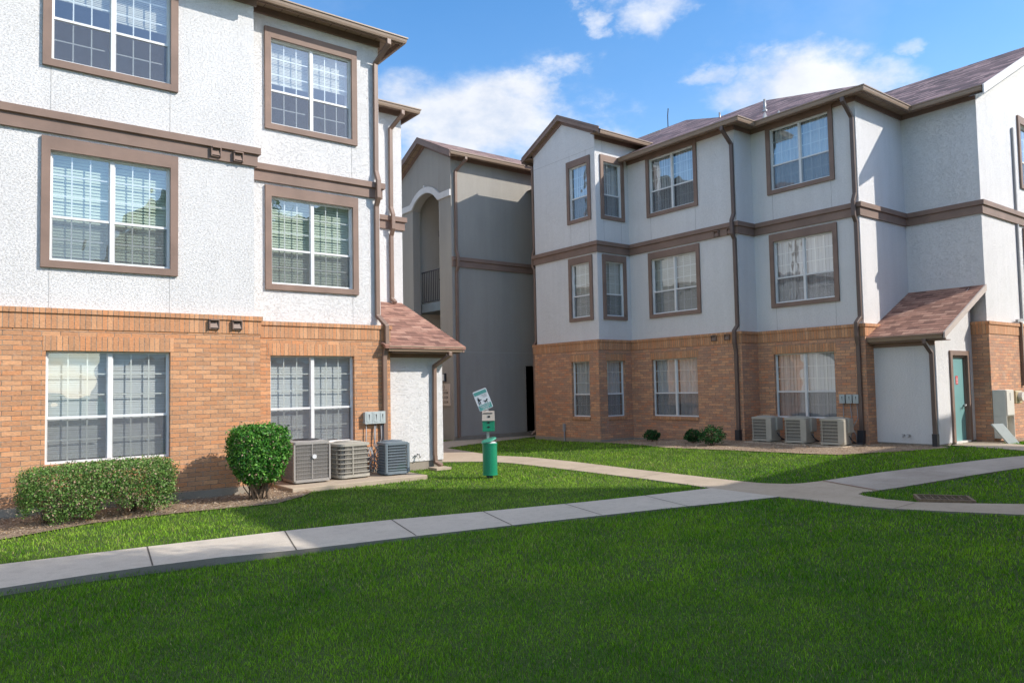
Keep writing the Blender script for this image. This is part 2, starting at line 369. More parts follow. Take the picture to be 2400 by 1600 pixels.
# control joints and the rusty expansion joint
mb=MB()
def jl(a,b,w=.012,top=.0165,d=.02):
    a=Vector(a);b=Vector(b);n=(b-a).normalized();n=Vector((n.y,-n.x))*w/2
    za=float(g0(*a))+top; zb=float(g0(*b))+top
    mb.add([(a.x+n.x,a.y+n.y,za),(b.x+n.x,b.y+n.y,zb),(b.x-n.x,b.y-n.y,zb),(a.x-n.x,a.y-n.y,za)],[(0,1,2,3)])
for a,b in zip([(-1.2,8.35),(.2,8.36),(1.62,8.26),(2.98,8.09),(4.19,7.87),(5.31,7.57),(6.43,7.3),(7.69,7.06)],[(-1.2,7.3),(.2,7.33),(1.48,7.31),(2.71,7.04),(3.93,6.84),(5.02,6.6),(6.19,6.36),(7.41,6.08)]): jl(a,b,.014)
for y in (8.5,10.2,11.9): jl((9.06,y),(9.9,y),.008,.0135)
jl((9.54,4.26),(9.0,4.27),.008,.0135); jl((12.2,5.5),(12.0,4.6),.008,.0155)
tag(mb.build('path_joints',M['joint'],uv=False),kind='structure')
mb=MB(); jl((10.47,6.0),(10.13,5.03),.03,.0165); tag(mb.build('path_expansion_strip',plain('rust',(.30,.15,.09),.9),uv=False),kind='structure')
MUL=[(-14,9.6),(-1,9.65),(.47,9.86),(1.38,10.28),(2.41,10.34),(2.99,10.27),(3.64,10.18),(4.2,10.62),(4.51,11.0),(4.5,12.2),(3.8,12.2),(3.8,11.6),(-14,11.6)]
MUR=[(13.82,14.28),(13.18,12.36),(12.75,11.01),(13.0,9.61),(13.22,8.14),(13.38,7.31),(14.38,6.84),(15.37,6.5),(15.95,6.42),(16.25,6.7),(16.2,8.1),(15.9,8.1),(15.9,10.7),(15.2,10.7),(15.2,14.28)]
MUF=[(17.75,6.62),(17.6,6.05),(19.2,5.85),(27,5.8),(27,6.6)]
for n,p in (('left_flower_bed',MUL),('right_flower_bed',MUR),('far_flower_bed',MUF)):
    tag(slab(n,p,M['mulch'],.006,0,g0),kind='structure')
# bed debris
def inside(px,py,poly):
    r=np.zeros(len(px),bool); n=len(poly)
    for i in range(n):
        x1,y1=poly[i];x2,y2=poly[(i+1)%n]
        c=((y1>py)!=(y2>py)); with_=np.where(c)[0]
        if len(with_): 
            xi=(x2-x1)*(py[with_]-y1)/(y2-y1+1e-12)+x1
            r[with_]^=px[with_]<xi
    return r
def litter(poly,n,name,label):
    x0=max(-1.5,min(p[0] for p in poly));x1=max(p[0] for p in poly);y0=min(p[1] for p in poly);y1=max(p[1] for p in poly)
    px=rng.uniform(x0,x1,n*3);py=rng.uniform(y0,y1,n*3);k=inside(px,py,poly);px=px[k][:n];py=py[k][:n];n=len(px)
    a=rng.uniform(0,6.28,n);L=rng.uniform(.006,.020,n);W=L*rng.uniform(.25,.7,n);tz=rng.uniform(0,.018,n)
    c=np.stack([px,py,g0(px,py)+.01],-1);u=np.stack([np.cos(a),np.sin(a),rng.normal(0,.25,n)],-1)*L[:,None];w=np.stack([-np.sin(a),np.cos(a),rng.normal(0,.4,n)],-1)*W[:,None]
    V=np.stack([c-u,c-w,c+u,c+w],1); V[:,:,2]+=tz[:,None]+(.022 if name=='fallen_leaves' else 0); V[:,:,2]=np.maximum(V[:,:,2],c[:,None,2]-.002)
    pal=np.array([(.38,.27,.18),(.50,.40,.29),(.28,.19,.12),(.56,.46,.35),(.42,.28,.15)]);t=pal[rng.integers(0,5,n)]*rng.uniform(.7,1.2,(n,1))*(.5 if name=='fallen_leaves' else 1)
    tag(fast(name,V.reshape(-1,3),np.arange(n*4).reshape(n,4),M['litter'],tint=np.repeat(t,4,0)),label,'leaf litter',kind='stuff')
litter(MUL,9000,'leaf_litter','dry brown leaves and bark scattered in the bed below the left building')
litter(MUR,6000,'leaf_litter','dry leaves and bark scattered in the bed below the right building')
# ------------------------------------------------------------------ grass
def grass_blades():
    excl=[NEAR,MID,RIGHT,DOOR,MUL,MUR,MUF,[(4.18,11.03),(6.62,11.03),(6.62,13),(4.18,13)],
          [(-14,11.5),(3.87,11.5),(3.87,12.2),(6.49,12.2),(6.49,12.4),(7.78,12.4),(7.78,14.5),(8.15,14.5),(8.15,30),(-14,30)],
          [(13.8,14.2),(15.1,14.2),(15.1,10.6),(15.8,10.6),(15.8,8.0),(16.15,8.0),(16.15,6.65),(18,6.65),(18,6.3),(40,6.3),(40,16.9),(13.8,16.9)],
          [(11.8,18.2),(40,18.2),(40,30),(11.8,30)],[(9.6,4.25),(9.95,3.73),(10.3,3.95),(9.95,4.47)]]
    out=[]
    # bands of distance with their own density and blade size
    for d0,d1,dens,w,h in ((1.8,4.2,12500,.0024,.022),(4.2,6.0,7800,.0032,.024),(6.0,8.5,3700,.0046,.030),(8.5,12,2100,.0062,.032),(12,17,1150,.009,.035),(17,26,560,.014,.04)):
        R1=d1; area=math.radians(96)/2*(d1*d1-d0*d0); n=int(area*dens)
        d=np.sqrt(rng.uniform(d0*d0,d1*d1,n)); az=math.radians(52.47)+rng.uniform(-math.radians(48),math.radians(48),n)
        x=d*np.cos(az); y=d*np.sin(az); keep=np.ones(n,bool)
        for p in excl: keep&=~inside(x,y,p)
        # clumpy thinning
        x=x[keep];y=y[keep];n=len(x)
        cl0=np.sin(x*3.1+1.9*np.sin(y*2.3))*np.sin(y*3.7+1.4*np.sin(x*2.9)); hh=h*rng.uniform(.55,1.3,n)*(1+.22*cl0); lean=rng.uniform(.2,1.0,n)*hh; la=rng.uniform(0,6.28,n)
        wa=rng.uniform(0,6.28,n); ww=w*rng.uniform(.7,1.3,n)
        z=g1(x,y)-.012
        base=np.stack([x,y,z],-1); wd=np.stack([np.cos(wa),np.sin(wa),0*wa],-1)*ww[:,None]*.5
        ld=np.stack([np.cos(la),np.sin(la),0*la],-1)
        mid=base+ld*(lean*.35)[:,None]; mid[:,2]+=hh*.6
        tip=base+ld*lean[:,None]; tip[:,2]+=hh
        Vv=np.stack([base-wd,base+wd,mid+wd*.8,tip,mid-wd*.8],1)
        # colour: patchy large-scale + per blade
        s1=np.sin(x*2.1+1.3*np.sin(y*1.7))*np.sin(y*2.6+.8*np.sin(x*1.9)); s2=np.sin(x*.63+2)*np.sin(y*.71+.5)
        s3=np.sin(x*5.3+2*np.sin(y*4.1))*np.sin(y*6.1+1.5*np.sin(x*4.7)); m=np.clip(.45+.24*s1+.22*s2+.2*s3+rng.normal(0,.26,n),0,1)[:,None]; hh_=0
        ca=np.array((.075,.225,.008)); cb=np.array((.26,.47,.022)); t=ca*(1-m)+cb*m
        dry=rng.random(n)<(.05+.05*(s2>.35)); t[dry]=np.array((.38,.36,.14))*rng.uniform(.6,1.1,(dry.sum(),1))
        w_=(.34*np.clip((y-7.2)/.6,0,1)*(.6+.4*s3))[:,None]; t=t*(1-w_)+np.array((.36,.40,.12))*w_  # lawn beyond the near path tinted yellower, sunlight put into the blade colour
        t*=rng.uniform(.45,1.55,(n,1))
        out.append((Vv,t))
    V=np.concatenate([o[0] for o in out]); T=np.concatenate([o[1] for o in out]); n=len(V)
    print('blades',n)
    # root darker pigment towards white sheath base is left alone: single tint per blade
    base=np.arange(n)[:,None]*5
    F=np.concatenate([base+np.array([0,1,2,4])],0)
    # quads for lower part, triangles for the tip as degenerate-free second mesh part
    Vf=V.reshape(-1,3)
    F2=base+np.array([4,2,3])
    me=bpy.data.meshes.new('lawn_grass')
    me.vertices.add(len(Vf)); me.vertices.foreach_set('co',Vf.astype(np.float32).ravel())
    loops=np.concatenate([F.ravel(),F2.ravel()]).astype(np.int32)
    me.loops.add(len(loops)); me.loops.foreach_set('vertex_index',loops)
    st=np.concatenate([np.arange(n)*4,n*4+np.arange(n)*3]).astype(np.int32)
    me.polygons.add(2*n); me.polygons.foreach_set('loop_start',st); me.update(calc_edges=True)
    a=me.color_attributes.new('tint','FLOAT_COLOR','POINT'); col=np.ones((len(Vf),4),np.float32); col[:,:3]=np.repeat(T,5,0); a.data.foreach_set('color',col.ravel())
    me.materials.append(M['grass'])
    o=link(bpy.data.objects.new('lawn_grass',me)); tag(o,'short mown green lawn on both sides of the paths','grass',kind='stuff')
grass_blades()
FL=[(1.0,2.0),(9.0,1.8),(9.3,5.0),(5,6.2),(1.0,6.9)]
litter(FL,22,'fallen_leaves','few dry leaves fallen on the shaded front lawn')
litter([(3.2,8.4),(8.5,7.6),(8.6,11),(6.7,11.6),(4.9,10.8),(3.1,9.9)],24,'fallen_leaves','few dry leaves fallen on the lawn around the waste station')
# ------------------------------------------------------------------ buildings
def wall(mb,axis,pos,a0,a1,z0,z1,holes=(),depth=.28):
    """front skin of a wall in plane axis=pos facing the negative side, with real openings"""
    P=(lambda a,d,z:(a,pos+d,z)) if axis=='Y' else (lambda a,d,z:(pos+d,a,z))
    A=sorted({a0,a1,*[h[0] for h in holes],*[h[1] for h in holes]}); Z=sorted({z0,z1,*[h[2] for h in holes],*[h[3] for h in holes]})
    flip=(axis=='X')
    def q(*p):
        p=list(p)
        if flip: p=p[::-1]
        mb.quad(*p)
    for i in range(len(A)-1):
        for j in range(len(Z)-1):
            ca=(A[i]+A[i+1])/2; cz=(Z[j]+Z[j+1])/2
            if any(h[0]<ca<h[1] and h[2]<cz<h[3] for h in holes): continue
            q(P(A[i],0,Z[j]),P(A[i+1],0,Z[j]),P(A[i+1],0,Z[j+1]),P(A[i],0,Z[j+1]))
    for h in holes:
        u0,u1,v0,v1=h[:4]
        q(P(u0,0,v0),P(u0,0,v1),P(u0,depth,v1),P(u0,depth,v0))
        q(P(u1,0,v1),P(u1,0,v0),P(u1,depth,v0),P(u1,depth,v1))
        q(P(u0,0,v1),P(u1,0,v1),P(u1,depth,v1),P(u0,depth,v1))
        q(P(u1,0,v0),P(u0,0,v0),P(u0,depth,v0),P(u1,depth,v0))
def window(parent,axis,pos,a0,a1,z0,z1,units=2,cas=True,blind='mini',bmat='bl_white',cover=1.0,rec=.03,screen=True,sill=False,openfrac=.405,label=None):
    """a0..a1,z0..z1 = clear opening. parts: window(frame) > casing, grille, pane, insect_screen, blinds, room"""
    P3=(lambda x0,x1,d0,d1,zz0,zz1:(x0,x1,pos+d0,pos+d1,zz0,zz1)) if axis=='Y' else (lambda x0,x1,d0,d1,zz0,zz1:(pos+d0,pos+d1,x0,x1,zz0,zz1))
    def B(m,x0,x1,d0,d1,zz0,zz1): m.box(*P3(x0,x1,d0,d1,zz0,zz1))
    d=rec; fw=.024; e=.002
    fr=MB()
    B(fr,a0+e,a0+fw,d,d+.06,z0+e,z1-e);B(fr,a1-fw,a1-e,d,d+.06,z0+e,z1-e)
    B(fr,a0+fw,a1-fw,d+e,d+.06,z0+e,z0+.035);B(fr,a0+fw,a1-fw,d+e,d+.06,z1-.028,z1-e)
    us=[]
    if units==2:
        mid=(a0+a1)/2; B(fr,mid-.028,mid+.028,d-.004,d+.06,z0+.035,z1-.028); us=[(a0+fw,mid-.028),(mid+.028,a1-fw)]
    else: us=[(a0+fw,a1-fw)]
    zr=z0+(z1-z0)*openfrac
    for u0,u1 in us:
        B(fr,u0,u1,d+.008,d+.055,zr-.016,zr+.018)
        B(fr,u0,u0+.014,d+.02,d+.05,z0+.035,z1-.028);B(fr,u1-.014,u1,d+.02,d+.05,z0+.035,z1-.028)
    w=fr.build('window',M['white'],parent,uv=False)
    if label: w['label']=label
    gr=MB(); g=.0085
    for u0,u1 in us:
        for k in (1,2):
            x=u0+.014+(u1-u0-.028)*k/3
            B(gr,x-g,x+g,d+.032,d+.040,z0+.035,zr-.02); B(gr,x-g,x+g,d+.032,d+.040,zr+.022,z1-.028)
        for k in (1,2):
            z=zr+.022+(z1-.028-zr-.022)*k/3
            B(gr,u0+.014,u1-.014,d+.034,d+.038,z-g,z+g)
        z=(z0+.035+zr-.02)/2; B(gr,u0+.014,u1-.014-(.06 if units==2 else 0),d+.034,d+.038,z-g,z+g)
    gr.build('grille',M['white'],w,uv=False)
    pn=MB()
    for u0,u1 in us:
        for (q0,q1,dd) in ((z0+.035,zr-.02,.028),(zr+.022,z1-.028,.028)):
            x0,x1,y0,y1,s0,s1=P3(u0+.01,u1-.01,d+dd,d+dd,q0,q1)
            if axis=='Y': pn.quad((x0,y0,s0),(x1,y0,s0),(x1,y0,s1),(x0,y0,s1))
            else: pn.quad((x0,y1,s0),(x0,y0,s0),(x0,y0,s1),(x0,y1,s1))
    pn.build('pane',M['glass'],w,uv=False)
    if screen:
        sm=MB()
        for u0,u1 in us:
            x0,x1,y0,y1,s0,s1=P3(u0+.006,u1-.006,d+.012,d+.012,z0+.03,zr-.01)
            if axis=='Y': sm.quad((x0,y0,s0),(x1,y0,s0),(x1,y0,s1),(x0,y0,s1))
            else: sm.quad((x0,y1,s0),(x0,y0,s0),(x0,y0,s1),(x0,y1,s1))
        sm.build('insect_screen',M['screen'],w,uv=False)
    if cas:
        cm=MB(); cs,ct,cb,pr=.105,.185,.10,.045
        B(cm,a0-cs,a0-e/2,-pr,.012,z0-cb,z1+ct);B(cm,a1+e/2,a1+cs,-pr,.012,z0-cb,z1+ct)
        B(cm,a0-e/2,a1+e/2,-pr+.001,.012,z1+e/2,z1+ct-.001);B(cm,a0-e/2,a1+e/2,-pr+.001,.012,z0-cb+.001,z0-e/2)
        cm.build('casing',M['brown'],w,uv=False)
    # blinds
    bl=MB(); bd=d+.115
    def slat(x0,x1,z,hh,til,t0):
        c=P3(x0,x1,bd-t0,bd+t0,0,0)
        if axis=='Y': bl.quad((x0,pos+bd-t0,z-til),(x1,pos+bd-t0,z-til),(x1,pos+bd+t0,z+hh),(x0,pos+bd+t0,z+hh))
        else: bl.quad((pos+bd-t0,x0,z-til),(pos+bd-t0,x1,z-til),(pos+bd+t0,x1,z+hh),(pos+bd+t0,x0,z+hh))
    if blind in('mini','wide'):
        pitch=.026 if blind=='mini' else .045
        for i,(u0,u1) in enumerate(us):
            cv=cover[i] if isinstance(cover,(tuple,list)) else cover
            zb=z1-.03-(z1-z0-.06)*cv; z=z1-.05; k=0
            while z>zb:
                j=random.uniform(-.002,.002)
                slat(u0-.01,u1+.01,z+j,pitch*.46,pitch*.50+random.uniform(-.002,.001),pitch*.14); z-=pitch
            B(bl,u0-.01,u1+.01,bd-.012,bd+.012,zb-.03,zb-.008); B(bl,u0-.01,u1+.01,bd-.02,bd+.02,z1-.045,z1-.01)
    elif blind=='vertical':
        for i,(u0,u1) in enumerate(us):
            x=u0
            while x<u1:
                t=random.uniform(.003,.008); a,b=x,min(x+.0855,u1)
                if axis=='Y': bl.quad((a,pos+bd-t,z0),(b,pos+bd+t,z0),(b,pos+bd+t,z1),(a,pos+bd-t,z1))
                else: bl.quad((pos+bd-t,a,z0),(pos+bd+t,b,z0),(pos+bd+t,b,z1),(pos+bd-t,a,z1))
                x+=.086
    elif blind=='curtain':
        for i,(u0,u1) in enumerate(us):
            n=48; pts=[]
            ph=random.uniform(0,6)
            for k in range(n+1):
                a=u0+(u1-u0)*k/n; pts.append((a,bd+.02*math.sin(k*.95+ph)+.012*math.sin(k*.37+ph*2)))
            for k in range(n):
                (a,da),(b,db)=pts[k],pts[k+1]
                if axis=='Y': bl.quad((a,pos+da,z0),(b,pos+db,z0),(b,pos+db,z1),(a,pos+da,z1))
                else: bl.quad((pos+da,a,z0),(pos+db,b,z0),(pos+db,b,z1),(pos+da,a,z1))
    if bl.v: bl.build('blinds' if blind!='curtain' else 'curtain',M[bmat],w,uv=False)
    # shallow dark room behind
    rg,rd=(.25,1.5) if units==2 else (.02,.62)
    rm=MB(); x0,x1,y0,y1,s0,s1=P3(a0-rg,a1+rg,.285,rd,z0-.3,z1+.25)
    vs=[(x0,y0,s0),(x1,y0,s0),(x1,y1,s0),(x0,y1,s0),(x0,y0,s1),(x1,y0,s1),(x1,y1,s1),(x0,y1,s1)]
    fs=[(0,1,2,3),(4,7,6,5),(1,5,6,2),(2,6,7,3)] if axis=='Y' else [(0,1,2,3),(4,7,6,5),(0,4,5,1),(1,5,6,2),(2,6,7,3)]
    if axis=='Y': fs.append((3,7,4,0))
    rm.add(vs,fs); rm.build('room',M['room'],w,uv=False)
    if sill:
        s2=MB(); B(s2,a0-.01,a1+.01,-.035,.10,z0-.075,z0-.001); s2.build('sill',M['soldier'],w)
    return w
def lintel(mb,axis,pos,a0,a1,z,h=.2):
    if axis=='Y': mb.box(a0,a1,pos-.006,pos+.05,z,z+h)
    else: mb.box(pos-.006,pos+.05,a0,a1,z,z+h)
def eave(parent,path,zg,over,path2=None,frz=.13):
    """frieze, soffit, fascia board and K-style gutter along a wall outline; zg=gutter top"""
    fz=MB(); fz.sweep(path,[(-.01,zg-.02-frz),(.028,zg-.02-frz),(.028,zg-.03),(-.01,zg-.03)]); fz.build('frieze',M['brown'],parent,uv=False)
    path=path2 or path
    so=MB(); o=over-.10; so.sweep(path,[(-.01,zg-.03),(o,zg-.03),(o,zg-.018),(-.01,zg-.018)]); so.build('soffit',M['soffit_slat'],parent)
    fa=MB(); fa.sweep(path,[(o-.001,zg-.125),(o+.02,zg-.125),(o+.02,zg+.01),(o-.001,zg+.01)]); fa.build('fascia',M['brown'],parent,uv=False)
    gu=MB(); b=o+.022
    gu.sweep(path,[(b,zg-.11),(b+.05,zg-.11),(b+.062,zg-.075),(b+.068,zg-.035),(b+.085,zg-.022),(b+.085,zg),(b+.074,zg),(b+.074,zg-.015),(b+.055,zg-.03),(b+.045,zg-.1),(b+.006,zg-.1),(b+.006,zg),(b,zg)])
    gu.build('gutter',M['gutter'],parent,uv=False)
M['gutter']=plain('gutter_bronze',(.30,.215,.155),.4,.06,3)
def soffitslat():
    m,nt,bs=newmat('soffit_slats'); v=objco(nt)
    w=N(nt,'ShaderNodeTexBrick'); nt.links.new(v,w.inputs['Vector']); w.inputs['Scale'].default_value=1; w.offset=0
    w.inputs['Brick Width'].default_value=.30; w.inputs['Row Height'].default_value=.30; w.inputs['Mortar Size'].default_value=.008
    w.inputs['Color1'].default_value=(.34,.24,.165,1); w.inputs['Color2'].default_value=(.30,.21,.145,1); w.inputs['Mortar'].default_value=(.12,.08,.055,1)
    nt.links.new(w.outputs['Color'],bs.inputs['Base Color']); bs.inputs['Roughness'].default_value=.7; return m
M['soffit_slat']=soffitslat()
def band(mb,path,zb,zt):
    h=zt-zb
    mb.sweep(path,[(-.01,zb),(.045,zb),(.045,zb+h*.60),(.085,zb+h*.64),(.085,zt),(-.01,zt)])
# levels (left building); right building sits 5 cm higher
def levels(dz): return dict(Ks=2.459+dz,Kt=2.745+dz,w1=(.645+dz,2.164+dz),w2=(3.388+dz,4.893+dz),w3=(6.156+dz,7.660+dz),Bb=5.129+dz,Bt=5.421+dz)
Lv=levels(0); Rv=levels(.05)
def brickline(parent,path,Lq,zb=0.0):
    """foundation, soldier course and projecting rowlock along the whole base"""
    so=MB(); so.sweep(path,[(-.05,Lq['Ks']),(.012,Lq['Ks']),(.012,Lq['Kt']-.08),(-.05,Lq['Kt']-.08)]); so.build('soldier_course',M['soldier'],parent)
    ro=MB(); ro.sweep(path,[(-.12,Lq['Kt']-.08),(.034,Lq['Kt']-.08),(.034,Lq['Kt']-.012),(-.12,Lq['Kt'])]); ro.build('rowlock_course',M['soldier'],parent)
# ---- LEFT BUILDING
LB=tag(empty('apartment_building',(0,12,0)),'white stucco three storey block on the left with orange brick base, nearest the hedge','building')
LB.location=(0,0,0)
E0,E0b,E1,E1b,E2,E2b=11.585,11.51,12.323,12.17,14.54,14.42
X0=-9.0
w1,w2,w3=Lv['w1'],Lv['w2'],Lv['w3']
outl=[(X0,E0),(3.80,E0),(3.80,E1),(6.386,E1),(6.386,E2),(8.10,E2),(8.10,26)]
brl=[(X0,E0b),(3.865,E0b),(3.865,E1b),(6.49,E1b),(6.49,E2b),(8.18,E2b),(8.18,26)]
st=MB(); TOP=8.0
hA=[(1.05,2.56),( -2.3,-.8)]
hB=[(4.326,5.826)]
wall(st,'Y',E0,X0,3.80,Lv['Kt']-.03,TOP-.2,[(a,b,*w) for a,b in hA for w in (w2,w3)])
wall(st,'Y',E1,3.80,6.386,Lv['Kt']-.03,TOP+.19,[(a,b,*w) for a,b in hB for w in (w2,w3)])
wall(st,'Y',E2,6.386,8.10,Lv['Kt']-.03,TOP-.1)
st.quad((3.80,E0,Lv['Kt']-.03),(3.80,E1,Lv['Kt']-.03),(3.80,E1,TOP),(3.80,E0,TOP))
st.quad((6.386,E1,Lv['Kt']-.03),(6.386,E2,Lv['Kt']-.03),(6.386,E2,TOP+.19),(6.386,E1,TOP+.19))
st.quad((8.10,E2,0),(8.10,26,0),(8.10,26,TOP-.1),(8.10,E2,TOP-.1))
st.build('stucco_wall',M['stucco'],LB)
br=MB()
gA=[(1.016,2.558),(-2.35,-.8)]; gB=[(4.256,5.774)]
wall(br,'Y',E0b,X0,3.865,.12,Lv['Ks'],[(a,b,*w1) for a,b in gA])
wall(br,'Y',E1b,3.865,6.49,.12,Lv['Ks'],[(a,b,*w1) for a,b in gB])
br.quad((3.865,E0b,.12),(3.865,E1b,.12),(3.865,E1b,Lv['Ks']),(3.865,E0b,Lv['Ks']))
br.quad((6.49,E1b,.12),(6.49,E2b,.12),(6.49,E2b,Lv['Ks']),(6.49,E1b,Lv['Ks']))
br.quad((6.49,E2b,.12),(8.18,E2b,.12),(8.18,E2b,Lv['Ks']),(6.49,E2b,Lv['Ks']))
br.quad((8.18,E2b,.12),(8.18,26,.12),(8.18,26,Lv['Ks']),(8.18,E2b,Lv['Ks']))
br.build('brick_wall',M['brick'],LB)
brickline(LB,brl,Lv)
fo=MB(); fo.sweep(brl,[(-.2,-.2),(.02,-.2),(.02,.12),(-.2,.122)]); fo.build('foundation',M['found'],LB)
bd=MB(); band(bd,outl,Lv['Bb'],Lv['Bt']); bd.build('trim_band',M['brown'],LB,uv=False)
for q_ in ((E0b,.985,2.60),(E0b,-2.4,-.77),(E1b,4.20,5.82)): ln=MB(); lintel(ln,'Y',*q_,w1[1]); ln.build('lintel',M['soldier'],LB)
for (a,b),(ga,gb) in zip(hA,gA):
    window(LB,'Y',E0,a,b,*w3,blind='mini',bmat='bl_cream',cover=(.36,.44),label='third floor window with half raised blinds' if a>0 else None)
    window(LB,'Y',E0,a,b,*w2,blind='wide',bmat='bl_green',cover=.97)
    window(LB,'Y',E0b,ga,gb,*w1,cas=False,blind='mini',cover=.99,rec=.075,sill=True)
window(LB,'Y',E1,*hB[0],*w3,blind='mini',bmat='bl_cream',cover=(.47,.40))
window(LB,'Y',E1,*hB[0],*w2,blind='wide',bmat='bl_green',cover=.98)
window(LB,'Y',E1b,*gB[0],*w1,cas=False,blind='mini',cover=.99,rec=.075,sill=True)
# eaves: E0 and E1 share one slope, E2 is a lower hip
zE0,zE1,zE2=7.89,8.19,7.90
eave(LB,[(X0,E0),(3.84,E0)],zE0,.42)
eave(LB,[(3.80,E1),(6.386,E1),(6.386,26)],zE1,.42)
eave(LB,[(6.386,E2),(8.10,E2),(8.10,26)],zE2,.34)
def hip(mb,x0,x1,y0,y1,z,p,ridge='Y',hips=(1,1),th=.03):
    """roof over rectangle; hips at low/high end"""
    if ridge=='Y':
        xc=(x0+x1)/2; r=(x1-x0)/2; zr=z+p*r; ya=y0+(r if hips[0] else 0); yb=y1-(r if hips[1] else 0)
        A,B_=(xc,ya,zr),(xc,yb,zr)
        a,b,c,d=(x0,y0,z),(x1,y0,z),(x1,y1,z),(x0,y1,z)
        mb.poly([d,a,A,B_]); mb.poly([b,c,B_,A])
        if hips[0]: mb.poly([a,b,A])
        if hips[1]: mb.poly([c,d,B_])
    else:
        yc=(y0+y1)/2; r=(y1-y0)/2; zr=z+p*r; xa=x0+(r if hips[0] else 0); xb=x1-(r if hips[1] else 0)
        A,B_=(xa,yc,zr),(xb,yc,zr)
        a,b,c,d=(x0,y0,z),(x1,y0,z),(x1,y1,z),(x0,y1,z)
        mb.poly([a,b,B_,A]); mb.poly([c,d,A,B_])
        if hips[0]: mb.poly([d,a,A])
        if hips[1]: mb.poly([b,c,B_])
    return zr
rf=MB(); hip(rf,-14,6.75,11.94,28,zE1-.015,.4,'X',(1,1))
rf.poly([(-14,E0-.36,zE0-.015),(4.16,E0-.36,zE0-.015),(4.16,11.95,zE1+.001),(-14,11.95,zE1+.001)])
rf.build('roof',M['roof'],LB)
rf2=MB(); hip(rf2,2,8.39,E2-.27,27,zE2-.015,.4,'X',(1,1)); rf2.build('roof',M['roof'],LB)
def vents(parent,axis,pos,spots,mat,s=.075,name='vent'):
    for a,z in spots:
        m=MB()
        def B(a0,a1,d0,d1,z0,z1):
            if axis=='Y': m.box(a0,a1,pos+d0,pos+d1,z0,z1)
            else: m.box(pos+d0,pos+d1,a0,a1,z0,z1)
        B(a-s,a-s+.015,-.05,.01,z-s,z+s);B(a+s-.015,a+s,-.05,.01,z-s,z+s);B(a-s+.015,a+s-.015,-.07,.01,z+s-.02,z+s);B(a-s+.015,a+s-.015,-.03,.01,z-s,z-s+.015)
        o=m.build(name,mat,parent,uv=False)
        m2=MB(); 
        if axis=='Y': m2.quad((a-s+.015,pos-.045,z-s+.02),(a+s-.015,pos-.045,z-s+.02),(a+s-.015,pos-.012,z+s-.02),(a-s+.015,pos-.012,z+s-.02))
        else: m2.quad((pos-.045,a+s-.015,z-s+.02),(pos-.045,a-s+.015,z-s+.02),(pos-.012,a-s+.015,z+s-.02),(pos-.012,a+s-.015,z+s-.02))
        m2.build('vent_flap',mat,o,uv=False)
vents(LB,'Y',E0-.045,[(3.20,3.684+H),(3.535,3.664+H)],M['brown'])
vents(LB,'Y',E0b-.012,[(3.16,1.03+H),(3.50,1.03+H)],M['pipe'])
# stucco control joints
def beads(parent,items):
    for axis,pos,a,z0,z1 in items:
        m=MB()
        if axis=='Y': m.box(a-.004,a+.004,pos-.003,pos+.01,z0,z1)
        elif axis=='X': m.box(pos-.003,pos+.01,a-.004,a+.004,z0,z1)
        elif axis=='YH': m.box(a[0],a[1],pos-.004,pos+.01,z0-.004,z0+.004)
        else: m.box(pos-.003,pos+.01,a[0],a[1],z0-.004,z0+.004)
        m.build('control_joint',M['jointbead'],parent,uv=False)
M['jointbead']=plain('joint_bead',(.46,.45,.44),.8,.05)
it=[]
for a in (1.05,2.56,): it+= [('Y',E0,a,Lv['Kt'],w2[0]-.1),('Y',E0,a,Lv['Bt'],w3[0]-.1)]
for a in (3.98,5.83): it+= [('Y',E1,a+.0,Lv['Kt'],w2[0]-.1 if a>5 else w2[0]+.0),('Y',E1,a,Lv['Bt'],w3[0]-.1)]
it=[i for i in it if not(i[2]==3.98 and False)]
beads(LB,it)
def dpipe(parent,pts,side,w=.085,d=.065,mat=None,boot=None):
    m=MB(); m.rect_tube(pts,w,d,side); o=m.build('downpipe',mat or M['pipe'],parent,uv=False,bevel=.008)
    # straps
    return o
def hgt(z): return z+H
# E1 downpipe: from eave, down wall, kick over band and brick
xp=6.30
dpipe(LB,[(xp+.12,E1-.37,zE1-.11),(xp+.12,E1-.37,zE1-.2),(xp,E1-.06,zE1-.5),(xp,E1-.045,Lv['Bt']+.22),(xp,E1-.135,Lv['Bt']+.02),(xp,E1-.135,Lv['Bb']-.0),(xp,E1-.045,Lv['Bb']-.15),(xp,E1-.045,Lv['Kt']+.18),(xp+.09,E1b-.07,Lv['Kt']-.02),(xp+.09,E1b-.075,Lv['Ks']-.1),(xp+.05,E1b-.045,Lv['Ks']-.3),(xp+.05,E1b-.045,.1)],(1,0,0))
xq=7.80
dpipe(LB,[(xq+.18,E2-.30,zE2-.11),(xq+.18,E2-.30,zE2-.2),(xq,E2-.06,zE2-.5),(xq,E2-.045,Lv['Bt']+.2),(xq,E2-.13,Lv['Bt']+.02),(xq,E2-.13,Lv['Bb']),(xq,E2-.045,Lv['Bb']-.15),(xq,E2-.045,3.56),(xq+.02,E2-.16,3.47)],(1,0,0))
